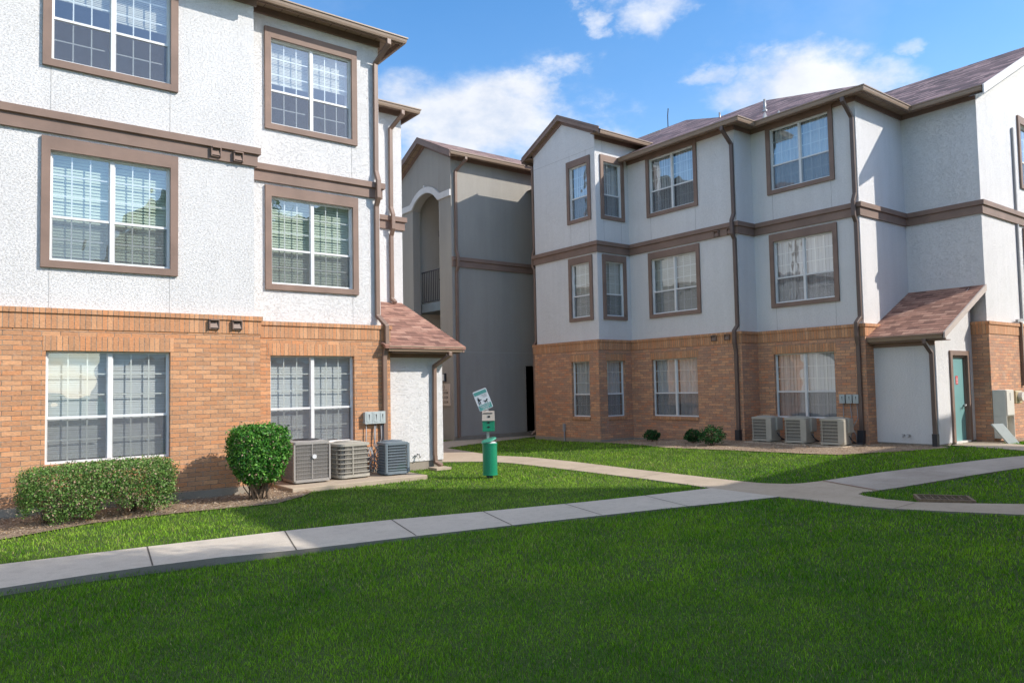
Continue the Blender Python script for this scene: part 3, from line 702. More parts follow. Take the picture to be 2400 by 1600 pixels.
# left closet
cx0,cx1,cy=6.50,7.765,12.40
cl=MB(); cl.box(cx0,cx1,cy,E2b,.16,2.42); cl.poly([(cx1+.001,cy,2.3),(cx1+.001,E2,2.3),(cx1+.001,E2,3.35)]); cl.poly([(cx1-.02,cy,2.3),(cx1-.02,E2,3.35),(cx1-.02,E2,2.3)])
co=cl.build('storage_closet',M['stucco'],LB); 
f=MB(); f.box(cx0,cx1-.012,cy+.015,E2b,-.1,.158); f.build('foundation',M['found'],LB)
def leanto(parent,axis,lo,hi,e0,ztop,e1,zlow,mat,thick=.05):
    m=MB()
    if axis=='Y':  # slopes down towards -Y
        a,b,c,d=(lo,e0,zlow),(hi,e0,zlow),(hi,e1,ztop),(lo,e1,ztop)
    else:
        a,b,c,d=(e0,hi,zlow),(e0,lo,zlow),(e1,lo,ztop),(e1,hi,ztop)
    t=lambda p:(p[0],p[1],p[2]-thick)
    m.add([a,b,c,d,t(a),t(b),t(c),t(d)],[(0,1,2,3),(7,6,5,4),(0,4,5,1),(1,5,6,2),(2,6,7,3),(3,7,4,0)])
    return m.build('closet_roof',mat,parent)
leanto(LB,'Y',6.30,8.06,11.98,1.93+H,E2,.795+H,M['roofred'])
g_=MB()
zg=2.355
g_.sweep([(6.38,12.06),(8.0,12.06)],[(0,zg-.10),(.05,zg-.10),(.068,zg-.035),(.085,zg-.02),(.085,zg),(.074,zg),(.05,zg-.09),(.006,zg-.09),(.006,zg),(0,zg)]); g_.build('gutter',M['gutter'],LB,uv=False)
f=MB(); f.box(6.495,7.98,12.065,12.085,zg-.13,zg-.01); f.box(6.495,7.98,12.0851,cy-.001,zg-.125,zg-.11); f.box(6.495,7.84,cy-.03,cy-.001,zg-.2,zg-.126); f.build('fascia',M['brown'],LB,uv=False)
# rake board of the left closet
f=MB(); f.add([(8.0,12.0,2.25),(8.04,12.0,2.25),(8.04,E2,3.36),(8.0,E2,3.36),(8.0,12.0,2.33),(8.04,12.0,2.33),(8.04,E2,3.45),(8.0,E2,3.45)],[(0,1,2,3),(4,7,6,5),(0,4,5,1),(1,5,6,2),(2,6,7,3),(3,7,4,0)]); f.build('rake_board',M['brown'],LB,uv=False)
dpipe(LB,[(7.70,12.0,zg-.10),(7.70,12.0,zg-.16),(7.56,cy-.05,zg-.36),(7.545,cy-.045,.3),(7.56,cy-.05,.12),(7.62,cy-.18,.055)],(1,0,0),.075,.06)
m=MB(); m.box(7.35,7.68,cy-.42,cy-.10,.0,.045); tag(m.build('splash_block',M['conc_old']),'concrete splash block on the grass under the left closet downpipe','splash block')
m=MB(); m.tube([(7.18,cy,.30),(7.18,cy-.07,.30),(7.18,cy-.09,.27),(7.18,cy-.09,.24)],.014,8); m.tube([(7.12,cy,.28),(7.12,cy-.05,.28)],.012,8); m.build('tap',M['steel'],LB,smooth=True,uv=False)
# ---- RIGHT BUILDING
RB=tag(empty('apartment_building'),'white stucco three storey block on the right with brick base, bays and purple shingle roof','building')
a_,b_,c_,d_=13.93,15.20,15.893,18.07; y0,y1,y2,y3,y4=16.89,14.255,10.68,8.006,6.381
ab,bb,cb,db=13.815,15.09,15.755,17.94; y0b,y1b,y2b,y3b,y4b=16.89,14.178,10.59,7.93,6.31
w1,w2,w3=Rv['w1'],Rv['w2'],Rv['w3']; K=Rv['Kt']-.03; T=7.9
R3=[w2,w3]
st=MB()
wall(st,'X',a_,y1,y0,K,T+.45,[(14.54,15.285,*w) for w in R3])
st.poly([(a_,y1,T+.45),(a_,y1,T+.66),(a_,15.57,T+1.28),(a_,y0,T+.66),(a_,y0,T+.45)][::-1])
wall(st,'Y',y1,a_,b_,K,T+.62,[(14.215,14.915,*w) for w in R3])
wall(st,'Y',y1+.001,b_,17.7,T-.4,T+.62)
wall(st,'X',b_,y2,y1,K,T,[(11.92,13.432,*w) for w in R3])
wall(st,'Y',y2,b_,c_,K,T)
wall(st,'X',c_,y3,y2,K,T,[(8.628,10.138,*w) for w in R3])
wall(st,'Y',y3,c_,d_,K,T)
wall(st,'X',d_,y4,y3,K,T)
wall(st,'Y',y4,d_,27,K,T,[(20.60,22.10,*w) for w in R3])
st.poly([(d_,y4,T),(26.7,y4,T),(22.3,y4,T+2.2)])
st.quad((a_,y0,K),(a_,y0,T+.66),(24,y0,T+.66),(24,y0,K))
st.build('stucco_wall',M['stucco'],RB)
br=MB(); zb=.1; ks=Rv['Ks']
wall(br,'X',ab,y1b,y0b,zb,ks,[(14.546,15.272,*w1)])
wall(br,'Y',y1b,ab,bb,zb,ks,[(14.124,14.818,*w1)])
wall(br,'X',bb,y2b,y1b,zb,ks,[(11.924,13.449,*w1)])
wall(br,'Y',y2b,bb,cb,zb,ks)
wall(br,'X',cb,y3b,y2b,zb,ks,[(8.642,10.167,*w1)])
wall(br,'Y',y3b,cb,db,zb,ks)
wall(br,'X',db,y4b,y3b,zb,ks)
wall(br,'Y',y4b,db,27,zb,ks)
br.quad((ab,y0b+.02,zb),(ab,y0b+.02,ks),(24,y0b+.02,ks),(24,y0b+.02,zb))
M['brick_r']=brick('brick_weathered',c=((.62,.29,.155),(.45,.265,.18),(.70,.38,.21)))
br.build('brick_wall',M['brick_r'],RB)
brr=[(24,y0b+.02),(ab,y0b+.02),(ab,y1b),(bb,y1b),(bb,y2b),(cb,y2b),(cb,y3b),(db,y3b),(db,y4b),(27,y4b)]
brickline(RB,brr,Rv)
fo=MB(); fo.sweep(brr,[(-.2,-.2),(.012,-.2),(.012,.1),(-.2,.102)]); fo.build('foundation',M['found'],RB)
wl=[(24,y0),(a_,y0),(a_,y1),(b_,y1),(b_,y2),(c_,y2),(c_,y3),(d_,y3),(d_,y4),(27,y4)]
bd=MB(); band(bd,wl,Rv['Bb'],Rv['Bt']); bd.build('trim_band',M['brown'],RB,uv=False)
h1=w1[1]
for q_ in (('X',ab,14.5,15.31),('Y',y1b,14.09,14.85),('X',bb,11.88,13.49),('X',cb,8.60,10.21)): ln=MB(); lintel(ln,*q_,h1); ln.build('lintel',M['soldier'],RB)
kw=dict(cas=False,rec=.075,sill=True)
window(RB,'X',a_,14.54,15.285,*w3,units=1,blind='vertical',bmat='curtain')
window(RB,'X',a_,14.54,15.285,*w2,units=1,blind='wide',bmat='bl_cream')
window(RB,'X',ab,14.546,15.272,*w1,units=1,blind='curtain',bmat='curtain',**kw)
window(RB,'Y',y1,14.215,14.915,*w3,units=1,blind='vertical',bmat='bl_white')
window(RB,'Y',y1,14.215,14.915,*w2,units=1,blind='wide',bmat='bl_cream')
window(RB,'Y',y1b,14.124,14.818,*w1,units=1,blind='curtain',bmat='curtain',**kw)
window(RB,'X',b_,11.92,13.432,*w3,blind='vertical',bmat='curtain')
window(RB,'X',b_,11.92,13.432,*w2,blind='wide',bmat='bl_cream')
window(RB,'X',bb,11.924,13.449,*w1,blind='curtain',bmat='curtain',**kw)
window(RB,'X',c_,8.628,10.138,*w3,blind='curtain',bmat='curtain')
window(RB,'X',c_,8.628,10.138,*w2,blind='vertical',bmat='curtain')
window(RB,'X',cb,8.642,10.167,*w1,blind='vertical',bmat='curtain',**kw)
window(RB,'Y',y4,20.60,22.10,*w3,blind='mini',bmat='bl_cream')
window(RB,'Y',y4,20.60,22.10,*w2,blind='mini',bmat='bl_cream')
zR=6.33+H
eave(RB,[(b_,y1+.02),(b_,y2),(c_,y2),(c_,y3),(d_,y3),(d_,y4-.0)],zR,.43,[(b_,y1+.02),(b_,y2),(c_,y2),(c_,y3),(d_,y3),(d_,y4-.27)],.12)
zB=6.87+H
# bay eaves (both sides) and gable rake
fz=MB()
eave(RB,[(a_,y1),(17.6,y1)],zB,.40,[(a_-.14,y1),(17.6,y1)],.12)
eave(RB,[(17.6,y0),(a_,y0)],zB,.40,[(17.6,y0),(a_-.14,y0)],.12)
def gable_x(parent,X,yc,half,zp,slope,over,ovy,fh=.17,wallx=None):
    """rake fascia boards and soffit of a gable facing -X; zp outer peak height"""
    m=MB(); x0=X-over; s=slope
    for sg in (-1,1):
        yo=yc+sg*(half+ovy); zo=zp-s*(half+ovy)
        P=[(yc,zp),(yo,zo),(yo,zo-fh),(yc,zp-fh)]
        vs=[(x0,y,z) for y,z in P]+[(x0+.025,y,z) for y,z in P]
        m.add(vs,[(0,1,2,3),(7,6,5,4),(0,4,5,1),(1,5,6,2),(2,6,7,3)])
    m.build('rake_fascia',M['brown'],parent,uv=False)
    m=MB()
    for sg in (-1,1):
        yo=yc+sg*(half+ovy); zo=zp-s*(half+ovy)
        m.add([(x0+.025,yc,zp-fh+.03),(x0+.025,yo,zo-fh+.03),(X,yo,zo-fh+.03),(X,yc,zp-fh+.03)],[(0,1,2,3)])
    m.build('soffit',M['soffit_slat'],parent)
    m=MB()
    for sg in (-1,1):
        ya=yc; yo=yc+sg*(half+.0)
        za=zp-fh+.03; zo=zp-s*half-fh+.03
        P=[(ya,za),(yo,zo),(yo,zo-.12),(ya,za-.12)]
        vs=[(X-.028,y,z) for y,z in P]+[(X+.0,y,z) for y,z in P]
        m.add(vs,[(0,1,2,3),(7,6,5,4),(0,4,5,1),(1,5,6,2),(2,6,7,3)])
    m.build('rake_frieze',M['brown'],parent,uv=False)
gable_x(RB,a_,15.58,1.32,7.775+H,.49,.17,.36)
rf=MB(); p=.5
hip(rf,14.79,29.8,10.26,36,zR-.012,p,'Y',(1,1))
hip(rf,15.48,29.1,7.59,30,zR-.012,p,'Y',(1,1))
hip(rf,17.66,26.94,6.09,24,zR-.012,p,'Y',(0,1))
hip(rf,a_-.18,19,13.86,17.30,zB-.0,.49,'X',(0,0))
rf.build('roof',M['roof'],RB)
# white rake of the far gable facing the court
m=MB(); X1=17.64; 
for sg in (-1,1):
    P=[(22.3,zR+2.32),(22.3+sg*4.64,zR+.0),(22.3+sg*4.64,zR-.20),(22.3,zR+2.12)]
    vs=[(x,6.06,z) for x,z in P]+[(x,6.09,z) for x,z in P]; m.add(vs,[(0,1,2,3),(7,6,5,4),(0,4,5,1),(1,5,6,2),(2,6,7,3)])
m.build('rake_fascia',M['trimwhite'],RB,uv=False)
m=MB(); 
for sg in (-1,1): m.add([(22.3,6.091,zR+2.14),(22.3+sg*4.6,6.091,zR-.17),(22.3+sg*4.6,y4,zR-.17),(22.3,y4,zR+2.14)],[(0,1,2,3)])
m.build('soffit',M['trimwhite'],RB,uv=False)
vents(RB,'X',b_-.045,[(11.24,3.70+H),(10.85,3.70+H)],M['brown'])
vents(RB,'X',bb-.012,[(11.36,1.10+H),(10.97,1.105+H)],M['pipe'])
M['pipe_r']=plain('downpipe_dark',(.13,.09,.075),.45,.1,4)
def rpipe(X,Xb,y,yg,zt,zend,kick=.0,boot=True,mat=None,below=None):
    o=dpipe(RB,[(X-.37,y,zt-.11),(X-.37,y,zt-.2),(X-.05,y+kick,zt-.5),(X-.045,y+kick,Rv['Bt']+.2),(X-.135,y+kick,Rv['Bt']+.02),(X-.135,y+kick,Rv['Bb']),(X-.045,y+kick,Rv['Bb']-.14),(X-.045,y+kick,Rv['Kt']+.14),(Xb-.09,y+yg,Rv['Kt']-.0),(Xb-.09,y+yg,Rv['Ks']+.0),(Xb-.045,y+yg,Rv['Ks']-.2),(Xb-.045,y+yg,zend)],(0,1,0),.085,.065,mat or M['pipe_r'])
    return o
rpipe(b_,bb,10.755,-.03,zR,.40,-.02,mat=M['pipe_r']); rpipe(c_,cb,8.085,-.02,zR,.42,-.02)
m=MB(); m.rect_tube([(bb-.06,10.725,.42),(bb-.06,10.725,.10)],.12,.11,(0,1,0)); m.build('downpipe_boot',M['dark'],RB,uv=False); m=MB(); m.rect_tube([(cb-.06,8.065,.46),(cb-.09,8.065,.18),(cb-.14,8.045,.10)],.13,.11,(0,1,0)); m.build('downpipe_boot',M['dark'],RB,uv=False)
# far corner pipe of the bay, at the gap
m=MB(); m.rect_tube([(a_+.05,y0+.42,zB-.11),(a_+.05,y0+.40,zB-.16),(a_+.02,y0+.07,zB-.26),(a_+.02,y0+.055,Rv['Bt']+.2),(a_+.02,y0+.14,Rv['Bt']),(a_+.02,y0+.14,Rv['Bb']),(a_+.02,y0+.055,Rv['Bb']-.15),(a_+.02,y0+.055,2.9),(a_-.02,y0+.16,2.74),(a_-.02,y0+.11,2.5),(a_-.02,y0+.10,.25),(a_-.1,y0+.2,.12)],.085,.065,(1,0,0)); m.build('downpipe',M['pipe'],RB,uv=False,bevel=.008)
m=MB(); m.box(13.745,13.80,15.555,15.62,.28,.49); m.tube([(13.775,15.587,.0),(13.775,15.587,.30)],.018,8); m.build('utility_stub',M['conduit'],RB,uv=False)
beads(RB,[('X',a_,15.285,Rv['Bt'],w3[0]-.1),('X',a_,15.285,w3[1]+.18,8.05),('X',a_,14.62,w3[1]+.2,8.1),('XH',a_,(y1,y0),8.06,0),('X',a_,14.54,Rv['Bt'],w3[0]-.1),
 ('X',b_,13.43,Rv['Bt'],w3[0]-.1),('X',b_,11.92,Rv['Bt'],w3[0]-.1),('X',c_,10.13,Rv['Bt'],w3[0]-.1),('X',c_,8.63,Rv['Bt'],w3[0]-.1),('X',c_,10.13,Rv['Kt'],w2[0]-.1),('X',c_,8.63,Rv['Kt'],w2[0]-.1),
 ('Y',y1,14.22,Rv['Bt'],w3[0]-.1),('Y',y1,14.22,w3[1]+.18,8.4),('Y',y1,14.9,Rv['Bt'],w3[0]-.1)])
# roof furniture
def roofz(x,y): return zR+.5*min(x-14.79,y-10.26)
for x,y,h,r in ((17.5,11.28,.32,.035),(19.5,14.2,.30,.032)):
    z=max(roofz(x,y),zR+.5*min(x-15.48,y-7.59)); m=MB(); m.tube([(x,y,z-.1),(x,y,z+h)],r,12); m.tube([(x,y,z-.05),(x,y,z+.06)],r*2,12,[r*2.6,r*1.1]); m.build('vent_pipe',M['steel'],RB,smooth=True,uv=False)
for (x,y) in ((15.55,10.0),(15.75,9.75)):
    m=MB(); z=zR+.02; m.add([(x-.09,y,z-.05),(x+.02,y+.12,z-.03),(x+.04,y+.10,z+.12),(x-.07,y-.02,z+.13),(x,y-.06,z-.04),(x+.08,y+.05,z-.02)],[(0,1,2,3),(4,5,2,3),(0,3,4)]); m.build('splash_guard',M['trimwhite'],RB,uv=False)
m=MB(); m.box(21.7,22.2,18.55,19.15,10.55+H-1.0,10.42+H-.62); m.build('ridge_vent',M['tan_box'],RB,uv=False)
m=MB(); m.tube([(22.1,18.5,11.2),(22.12,18.52,12.0),(22.2,18.55,12.3)],.02,6); m.build('antenna',M['dark'],RB,uv=False)
# right closet
sx,sy=16.11,6.66
cl=MB()
wall(cl,'X',sx,sy,y3b,.2,2.36)
wall(cl,'Y',sy,sx,db,.2,2.36,[(16.84,17.60,.06+.14,1.92+.12)],.12)
cl.poly([(sx,sy,2.36),(db,sy,2.36),(db,sy,3.55),(sx,sy,2.40)][::1])
cl.build('storage_closet',M['stucco'],RB)
f=MB(); f.box(sx+.012,db,sy+.012,y3b-.01,-.1,.199); f.build('foundation',M['found'],RB)
leanto(RB,'X',y4,y3,15.80,2.035+H,d_,.915+H,M['roofred'],.04)
M['rakepink']=plain('rake_tan',(.50,.42,.37),.7,.06)
f=MB(); s=(2.035-.915)/(d_-15.80)
f.add([(15.82,y4-.002,.80+H),(d_-.01,y4-.002,1.90+H),(d_-.01,y4-.002,2.04+H),(15.82,y4-.002,.925+H),(15.82,y4-.035,.80+H),(d_-.01,y4-.035,1.90+H),(d_-.01,y4-.035,2.04+H),(15.82,y4-.035,.925+H)],[(0,1,2,3),(7,6,5,4),(0,4,5,1),(1,5,6,2),(2,6,7,3),(3,7,4,0)]); f.build('rake_board',M['rakepink'],RB,uv=False)
zs=.905+H
g_=MB(); g_.sweep([(15.88,8.14),(15.88,6.40)],[(0,zs-.10),(.05,zs-.10),(.068,zs-.035),(.085,zs-.02),(.085,zs),(.074,zs),(.05,zs-.09),(.006,zs-.09),(.006,zs),(0,zs)]); g_.build('gutter',M['gutter'],RB,uv=False)
f=MB(); f.box(15.881,15.90,6.36,8.0,zs-.13,zs-.01); f.box(15.901,sx-.001,6.36,7.92,zs-.14,zs-.125); f.box(sx-.03,sx-.001,sy,7.92,zs-.22,zs-.1401); f.build('fascia',M['brown'],RB,uv=False)
f=MB(); f.add([(15.80,8.01,zs+.03),(16.0,8.01,zs+.12),(16.2,8.01,zs+.24),(15.83,8.01,zs-.08),(15.80,8.06,zs+.03),(16.0,8.06,zs+.12),(16.2,8.06,zs+.24),(15.83,8.06,zs-.08)],[(3,2,1,0),(4,5,6,7),(0,4,7,3),(3,7,6,2)]); f.build('flashing',M['trimwhite'],RB,uv=False)
dpipe(RB,[(15.84,6.75,zs-.10),(15.84,6.75,zs-.18),(sx-.05,6.72,zs-.38),(sx-.045,6.72,.30),(sx-.06,6.71,.12)],(0,1,0),.08,.062,M['pipe_r'])
m=MB(); m.rect_tube([(sx-.06,6.71,.42),(sx-.06,6.71,.12)],.10,.10,(0,1,0)); m.build('downpipe_boot',M['dark'],RB,uv=False)
for yy in (7.35,7.24):
    m=MB(); m.tube([(sx,yy,.36),(sx-.06,yy,.36),(sx-.085,yy,.33)],.014,8); m.tube([(sx-.05,yy-.03,.385),(sx-.05,yy+.03,.385)],.008,6); m.build('tap',M['steel'],RB,smooth=True,uv=False)
# closet door
d0,d1,dz0,dz1=16.84,17.60,.20,2.04
dr=MB(); dr.box(d0+.045,d1-.045,sy+.05,sy+.09,dz0+.012,dz1-.05); door=dr.build('closet_door',M['teal'],RB,uv=False)
f=MB(); f.box(d0-.10,d0+.002,sy-.035,sy+.012,dz0,dz1+.10);f.box(d1-.002,d1+.10,sy-.035,sy+.012,dz0,dz1+.10);f.box(d0+.003,d1-.003,sy-.034,sy+.012,dz1,dz1+.099)
f.box(d0+.003,d0+.043,sy+.013,sy+.10,dz0,dz1-.002);f.box(d1-.043,d1-.003,sy+.013,sy+.10,dz0,dz1-.002);f.box(d0+.044,d1-.044,sy+.013,sy+.10,dz1-.045,dz1-.002); f.build('door_frame',M['brown'],door,uv=False)
f=MB(); f.box(d0,d1,sy-.03,sy+.1,dz0-.03,dz0+.011); f.build('threshold',M['trimwhite'],door,uv=False)
f=MB(); f.tube([(d1-.12,sy+.05,.96),(d1-.12,sy-.01,.96)],.025,12); f.tube([(d1-.12,sy-.01,.96),(d1-.24,sy-.015,.955),(d1-.25,sy-.015,.90)],.010,8); f.build('handle',M['steel'],door,smooth=True,uv=False)
f=MB(); xs_=d0+.30; f.box(xs_,xs_+.11,sy+.044,sy+.0495,1.42,1.60); sg_=f.build('door_sign',M['red'],door,uv=False)
f=MB(); 
for k,(u,v,ww,hh) in enumerate([(.03,.135,.05,.012),(.02,.11,.07,.01),(.035,.07,.04,.03),(.03,.04,.05,.012),(.015,.018,.08,.01)]): f.box(xs_+u,xs_+u+ww,sy+.041,sy+.0438,1.42+v,1.42+v+hh)
f.build('door_sign_marks',M['signwhite'],door,uv=False)
# wall conduit on the far wing
m=MB(); m.rect_tube([(20.1,y4-.03,7.5),(20.1,y4-.03,Rv['Bt']+.0)],.05,.045,(1,0,0)); m.rect_tube([(20.1,y4-.03,Rv['Bb']-.01),(20.1,y4-.03,Rv['Kt']+.12)],.05,.045,(1,0,0)); m.rect_tube([(20.1,y4-.06,Rv['Kt']+.10),(19.55,y4-.09,Rv['Kt']+.05)],.06,.05,(0,0,1)); m.build('wall_conduit',M['conduit'],RB,uv=False)
m=MB(); m.rect_tube([(19.75,y4b-.04,Rv['Kt']+.02),(19.75,y4b-.04,1.35)],.06,.05,(1,0,0)); m.build('wall_conduit',M['pipe'],RB,uv=False)
# ---- GREY STAIR BUILDING
GB=tag(empty('stair_building'),'grey beige stucco stair building with an arched opening and railing, between the two white blocks','building')
gx0,gy=11.86,18.30; ge=7.0+H
st=MB(); ztop=7.0+H+.0
yc=19.79; hw=.80; zsp=5.74+H; rise=.40; R_=(hw*hw+rise*rise)/(2*rise); zc=zsp+rise-R_
def arch(n=14,r=None,off=0):
    out=[]
    rr=(R_+off); 
    th0=math.asin(min(1,hw/R_)) if off==0 else math.asin(min(1,(hw+off*.62)/rr))
    for k in range(n+1):
        t=-th0+2*th0*k/n; out.append((yc+rr*math.sin(t),zc+rr*math.cos(t)))
    return out
A=arch()
yl=21.85
# front wall of the gable, arch cut out
def FW(pts): st.poly([(gx0,y,z) for y,z in pts][::-1])
FW([(gy,0),(yc-hw,0),(yc-hw,zsp),(gy,zsp)]); FW([(yc+hw,0),(yl,0),(yl,zsp),(yc+hw,zsp)])
zp=7.784+H+.02
top=lambda y: zp-.08-.48*abs(y-yc)
for k in range(len(A)-1):
    (ya,za),(yb,zb_)=A[k],A[k+1]; FW([(ya,za),(yb,zb_),(yb,top(yb)),(ya,top(ya))])
FW([(gy,zsp),(yc-hw,zsp),(yc-hw,top(yc-hw)),(gy,top(gy))]); FW([(yc+hw,zsp),(yl,zsp),(yl,top(yl)),(yc+hw,top(yc+hw))])
dep=.27
prof=[(yc-hw,0),(yc-hw,zsp)]+A[1:-1]+[(yc+hw,zsp),(yc+hw,0)]
for k in range(len(prof)-1):
    (ya,za),(yb,zb_)=prof[k],prof[k+1]; st.quad((gx0,ya,za),(gx0,yb,zb_),(gx0+dep,yb,zb_),(gx0+dep,ya,za))
wall(st,'Y',gy,gx0,24,0.12,ge,[(14.60,15.6,.12,2.21)],.3)
st.quad((gx0,yl,0),(gx0,yl,ge),(22,yl,ge),(22,yl,0))
st.build('stucco_wall',M['stucco_grey'],GB)
inn=MB(); 
inn.quad((gx0+dep,20.85,0),(17,20.85,0),(17,20.85,8.2),(gx0+dep,20.85,8.2))
inn.quad((gx0+dep,18.6,0),(gx0+dep,18.6,8.2),(17,18.6,8.2),(17,18.6,0))
inn.quad((gx0+dep,18.6,8.2),(17,18.6,8.2),(17,20.85,8.2),(gx0+dep,20.85,8.2))
inn.build('stairwell_wall',M['stucco_cream'],GB)
m=MB(); m.box(14.6,15.6,gy+.3,gy+.32,0,2.3); m.build('passage_door',M['dark'],GB,uv=False)
f=MB(); f.sweep([(gx0,yl),(gx0,gy),(24,gy)],[(-.2,-.2),(-.01,-.2),(-.01,.12),(-.2,.122)]); f.build('foundation',M['found'],GB)
# white arch trim
tr=MB(); o_=arch(14,off=.19); i_=[(y,z) for y,z in A]
pts_out=[(gy-.0,zsp+.21)]+[(o_[0][0],zsp+.21)]+o_[1:-1]+[(o_[-1][0],zsp+.21),(yl,zsp+.21)]
pts_in=[(gy-.0,zsp+.02)]+[(i_[0][0],zsp+.02)]+i_[1:-1]+[(i_[-1][0],zsp+.02),(yl,zsp+.02)]
for k in range(len(pts_out)-1):
    a,b,c,d=pts_in[k],pts_in[k+1],pts_out[k+1],pts_out[k]
    vs=[(gx0-.05,*q) for q in (a,b,c,d)]+[(gx0+.005,*q) for q in (a,b,c,d)]
    tr.add(vs,[(3,2,1,0),(0,1,5,4),(2,3,7,6)]+([(0,4,7,3)] if k==0 else []))
tr.build('arch_trim',M['trimwhite'],GB,uv=False)
ke=MB(); ke.box(gx0-.065,gx0-.0,yc-.025,yc+.025,zsp+rise+.17,zsp+rise+.25); ke.build('keystone',M['trimwhite'],GB,uv=False)
# landings with railings
for i,(zf_) in enumerate((2.74+H,)):
    s2=MB(); s2.box(gx0+.30,17,18.601,20.849,zf_-.30,zf_-.02); s2.build('landing',M['ac_blue'],GB,uv=False)
    r=MB(); xr=gx0+.33; z0_=zf_+.02; z1_=zf_+1.02
    r.box(xr-.02,xr+.02,18.98,20.62,z1_-.03,z1_); r.box(xr-.012,xr+.012,18.98,20.62,z0_,z0_+.025)
    for k in range(15): y=19.02+k*.11; r.box(xr-.008,xr+.008,y-.008,y+.008,z0_+.02,z1_-.03)
    r.box(xr-.3,xr,19.08,19.09,z0_+.55,z0_+.58)
    r.build('railing',M['rail'],GB,uv=False)
bd=MB(); band(bd,[(gx0,gy+.0),(24,gy)],Rv['Bb'],Rv['Bt']); bd.build('trim_band',M['brown'],GB,uv=False)
eave(GB,[(gx0,gy),(24,gy)],ge,.42,[(gx0-.24,gy),(24,gy)],.12)
gable_x(GB,gx0,yc,1.49,zp+.10,.48,.27,.38,.2)
rf=MB(); hip(rf,gx0-.28,22,gy-.37,2*yc-gy+.37,ge-.0,.48,'X',(0,0)); rf.build('roof',M['roof_g'] if 'roof_g' in M else M['roofred'],GB)
dpipe(GB,[(12.18,gy-.36,ge-.11),(12.18,gy-.36,ge-.18),(12.0,gy-.06,ge-.5),(12.0,gy-.045,Rv['Bt']+.2),(12.0,gy-.13,Rv['Bt']),(12.0,gy-.13,Rv['Bb']),(12.0,gy-.045,Rv['Bb']-.15),(12.0,gy-.045,.1)],(1,0,0),.085,.065)
beads(GB,[('X',gx0,19.05,zsp+.3,8.6),('X',gx0,20.6,zsp+.3,8.4),('YH',gy,(12.1,24),2.62,0)])
# lamps and address plaque on the stair building
m=MB(); m.box(13.0,13.22,20.77,20.85,5.08+H,5.28+H); L1=m.build('wall_lamp',M['dark'],uv=False); tag(L1,'black square wall lamp high inside the arched stair opening','wall lamp')
m=MB(); m.box(13.02,13.20,20.72,20.769,4.98+H,5.12+H); m.build('lamp_shade',M['lamp'],L1,uv=False)
m=MB(); m.box(gx0-.06,gx0-.001,18.70,18.95,.19+H,.44+H); L2=m.build('wall_lamp',M['dark'],uv=False); tag(L2,'square wall lamp with white lens just above the beige plaque numbered 11','wall lamp')
m=MB(); m.box(gx0-.085,gx0-.061,18.73,18.92,.215+H,.415+H); m.build('lamp_lens',M['lamp'],L2,uv=False)
PL=MB(); PL.box(gx0-.03,gx0-.001,18.47,19.18,-.535+H,.128+H); pl=PL.build('address_plaque',M['signtan'],uv=False); tag(pl,'beige building number plaque reading 11 beside the arch, half hidden by the left closet','sign')
def text(s,size,loc,rot,mat,parent,name='lettering',extr=.002,ax='CENTER',sx_=1):
    cu=bpy.data.curves.new(name,'FONT'); cu.body=s; cu.size=size; cu.extrude=extr; cu.align_x=ax; cu.align_y='CENTER'
    t=bpy.data.objects.new(name,cu); C.objects.link(t); t.location=loc; t.rotation_euler=rot; t.scale=(sx_,1,1)
    bpy.context.view_layer.update()
    dg=bpy.context.evaluated_depsgraph_get(); me=bpy.data.meshes.new_from_object(t.evaluated_get(dg)); mw=t.matrix_world.copy()
    bpy.data.objects.remove(t); me.transform(mw); me.materials.clear(); me.materials.append(mat)
    o=bpy.data.objects.new(name,me); link(o,parent); return o
rt=(math.pi/2,0,-math.pi/2)
# facing -X: text runs towards -Y
text('11',.17,(gx0-.034,18.825,.02+H),rt,M['black'],pl)
for k,s_ in enumerate(('1131-1134','1121-1124','1111-1114')): text(s_,.115,(gx0-.034,18.825,-.145+H-.14*k),rt,M['black'],pl)
m=MB(); m.box(gx0-.034,gx0-.0305,18.62,19.03,-.068+H,-.058+H); m.build('plaque_line',M['black'],pl,uv=False)

# ---- OPPOSITE BUILDING (behind the camera; shades the lawn and shows in the windows)
OB=tag(empty('apartment_building'),'white stucco block across the court behind the viewer that shades the front lawn','building')
ez=8.0
roofp=[(5.2,-16),(5.2,-1.4),(10.35,-1.4),(10.43,1.75),(12.2,2.72),(16.55,-1.45),(23.4,-.9),(24.6,-3.6),(24.6,-16)]
m=MB(); m.sweep(roofp+[roofp[0]],[(-.05,ez-.2),(0,ez-.2),(0,ez),(-.05,ez)],False); m.build('fascia',M['brown'],OB,uv=False)
m=MB(); m.poly([(x,y,ez-.15) for x,y in roofp]); m.poly([(x,y,ez+.02) for x,y in roofp][::-1]); m.build('roof',M['roof'],OB)
wp=[(5.6,-16),(5.6,-1.85),(10.75,-1.85),(10.85,1.45),(12.25,2.2),(16.4,-1.9),(23.1,-1.3),(24.2,-3.7),(24.2,-16)][::-1]
m=MB(); m.sweep(wp,[(-.1,2.75),(0,2.75),(0,ez-.16),(-.1,ez-.16)],False); m.build('stucco_wall',M['stucco'],OB)
m=MB(); m.sweep(wp,[(-.1,-.1),(.1,-.1),(.1,2.75),(-.1,2.75)],False); m.build('brick_wall',M['brick'],OB)
m=MB(); band(m,wp,5.13,5.42); m.build('trim_band',M['brown'],OB,uv=False)
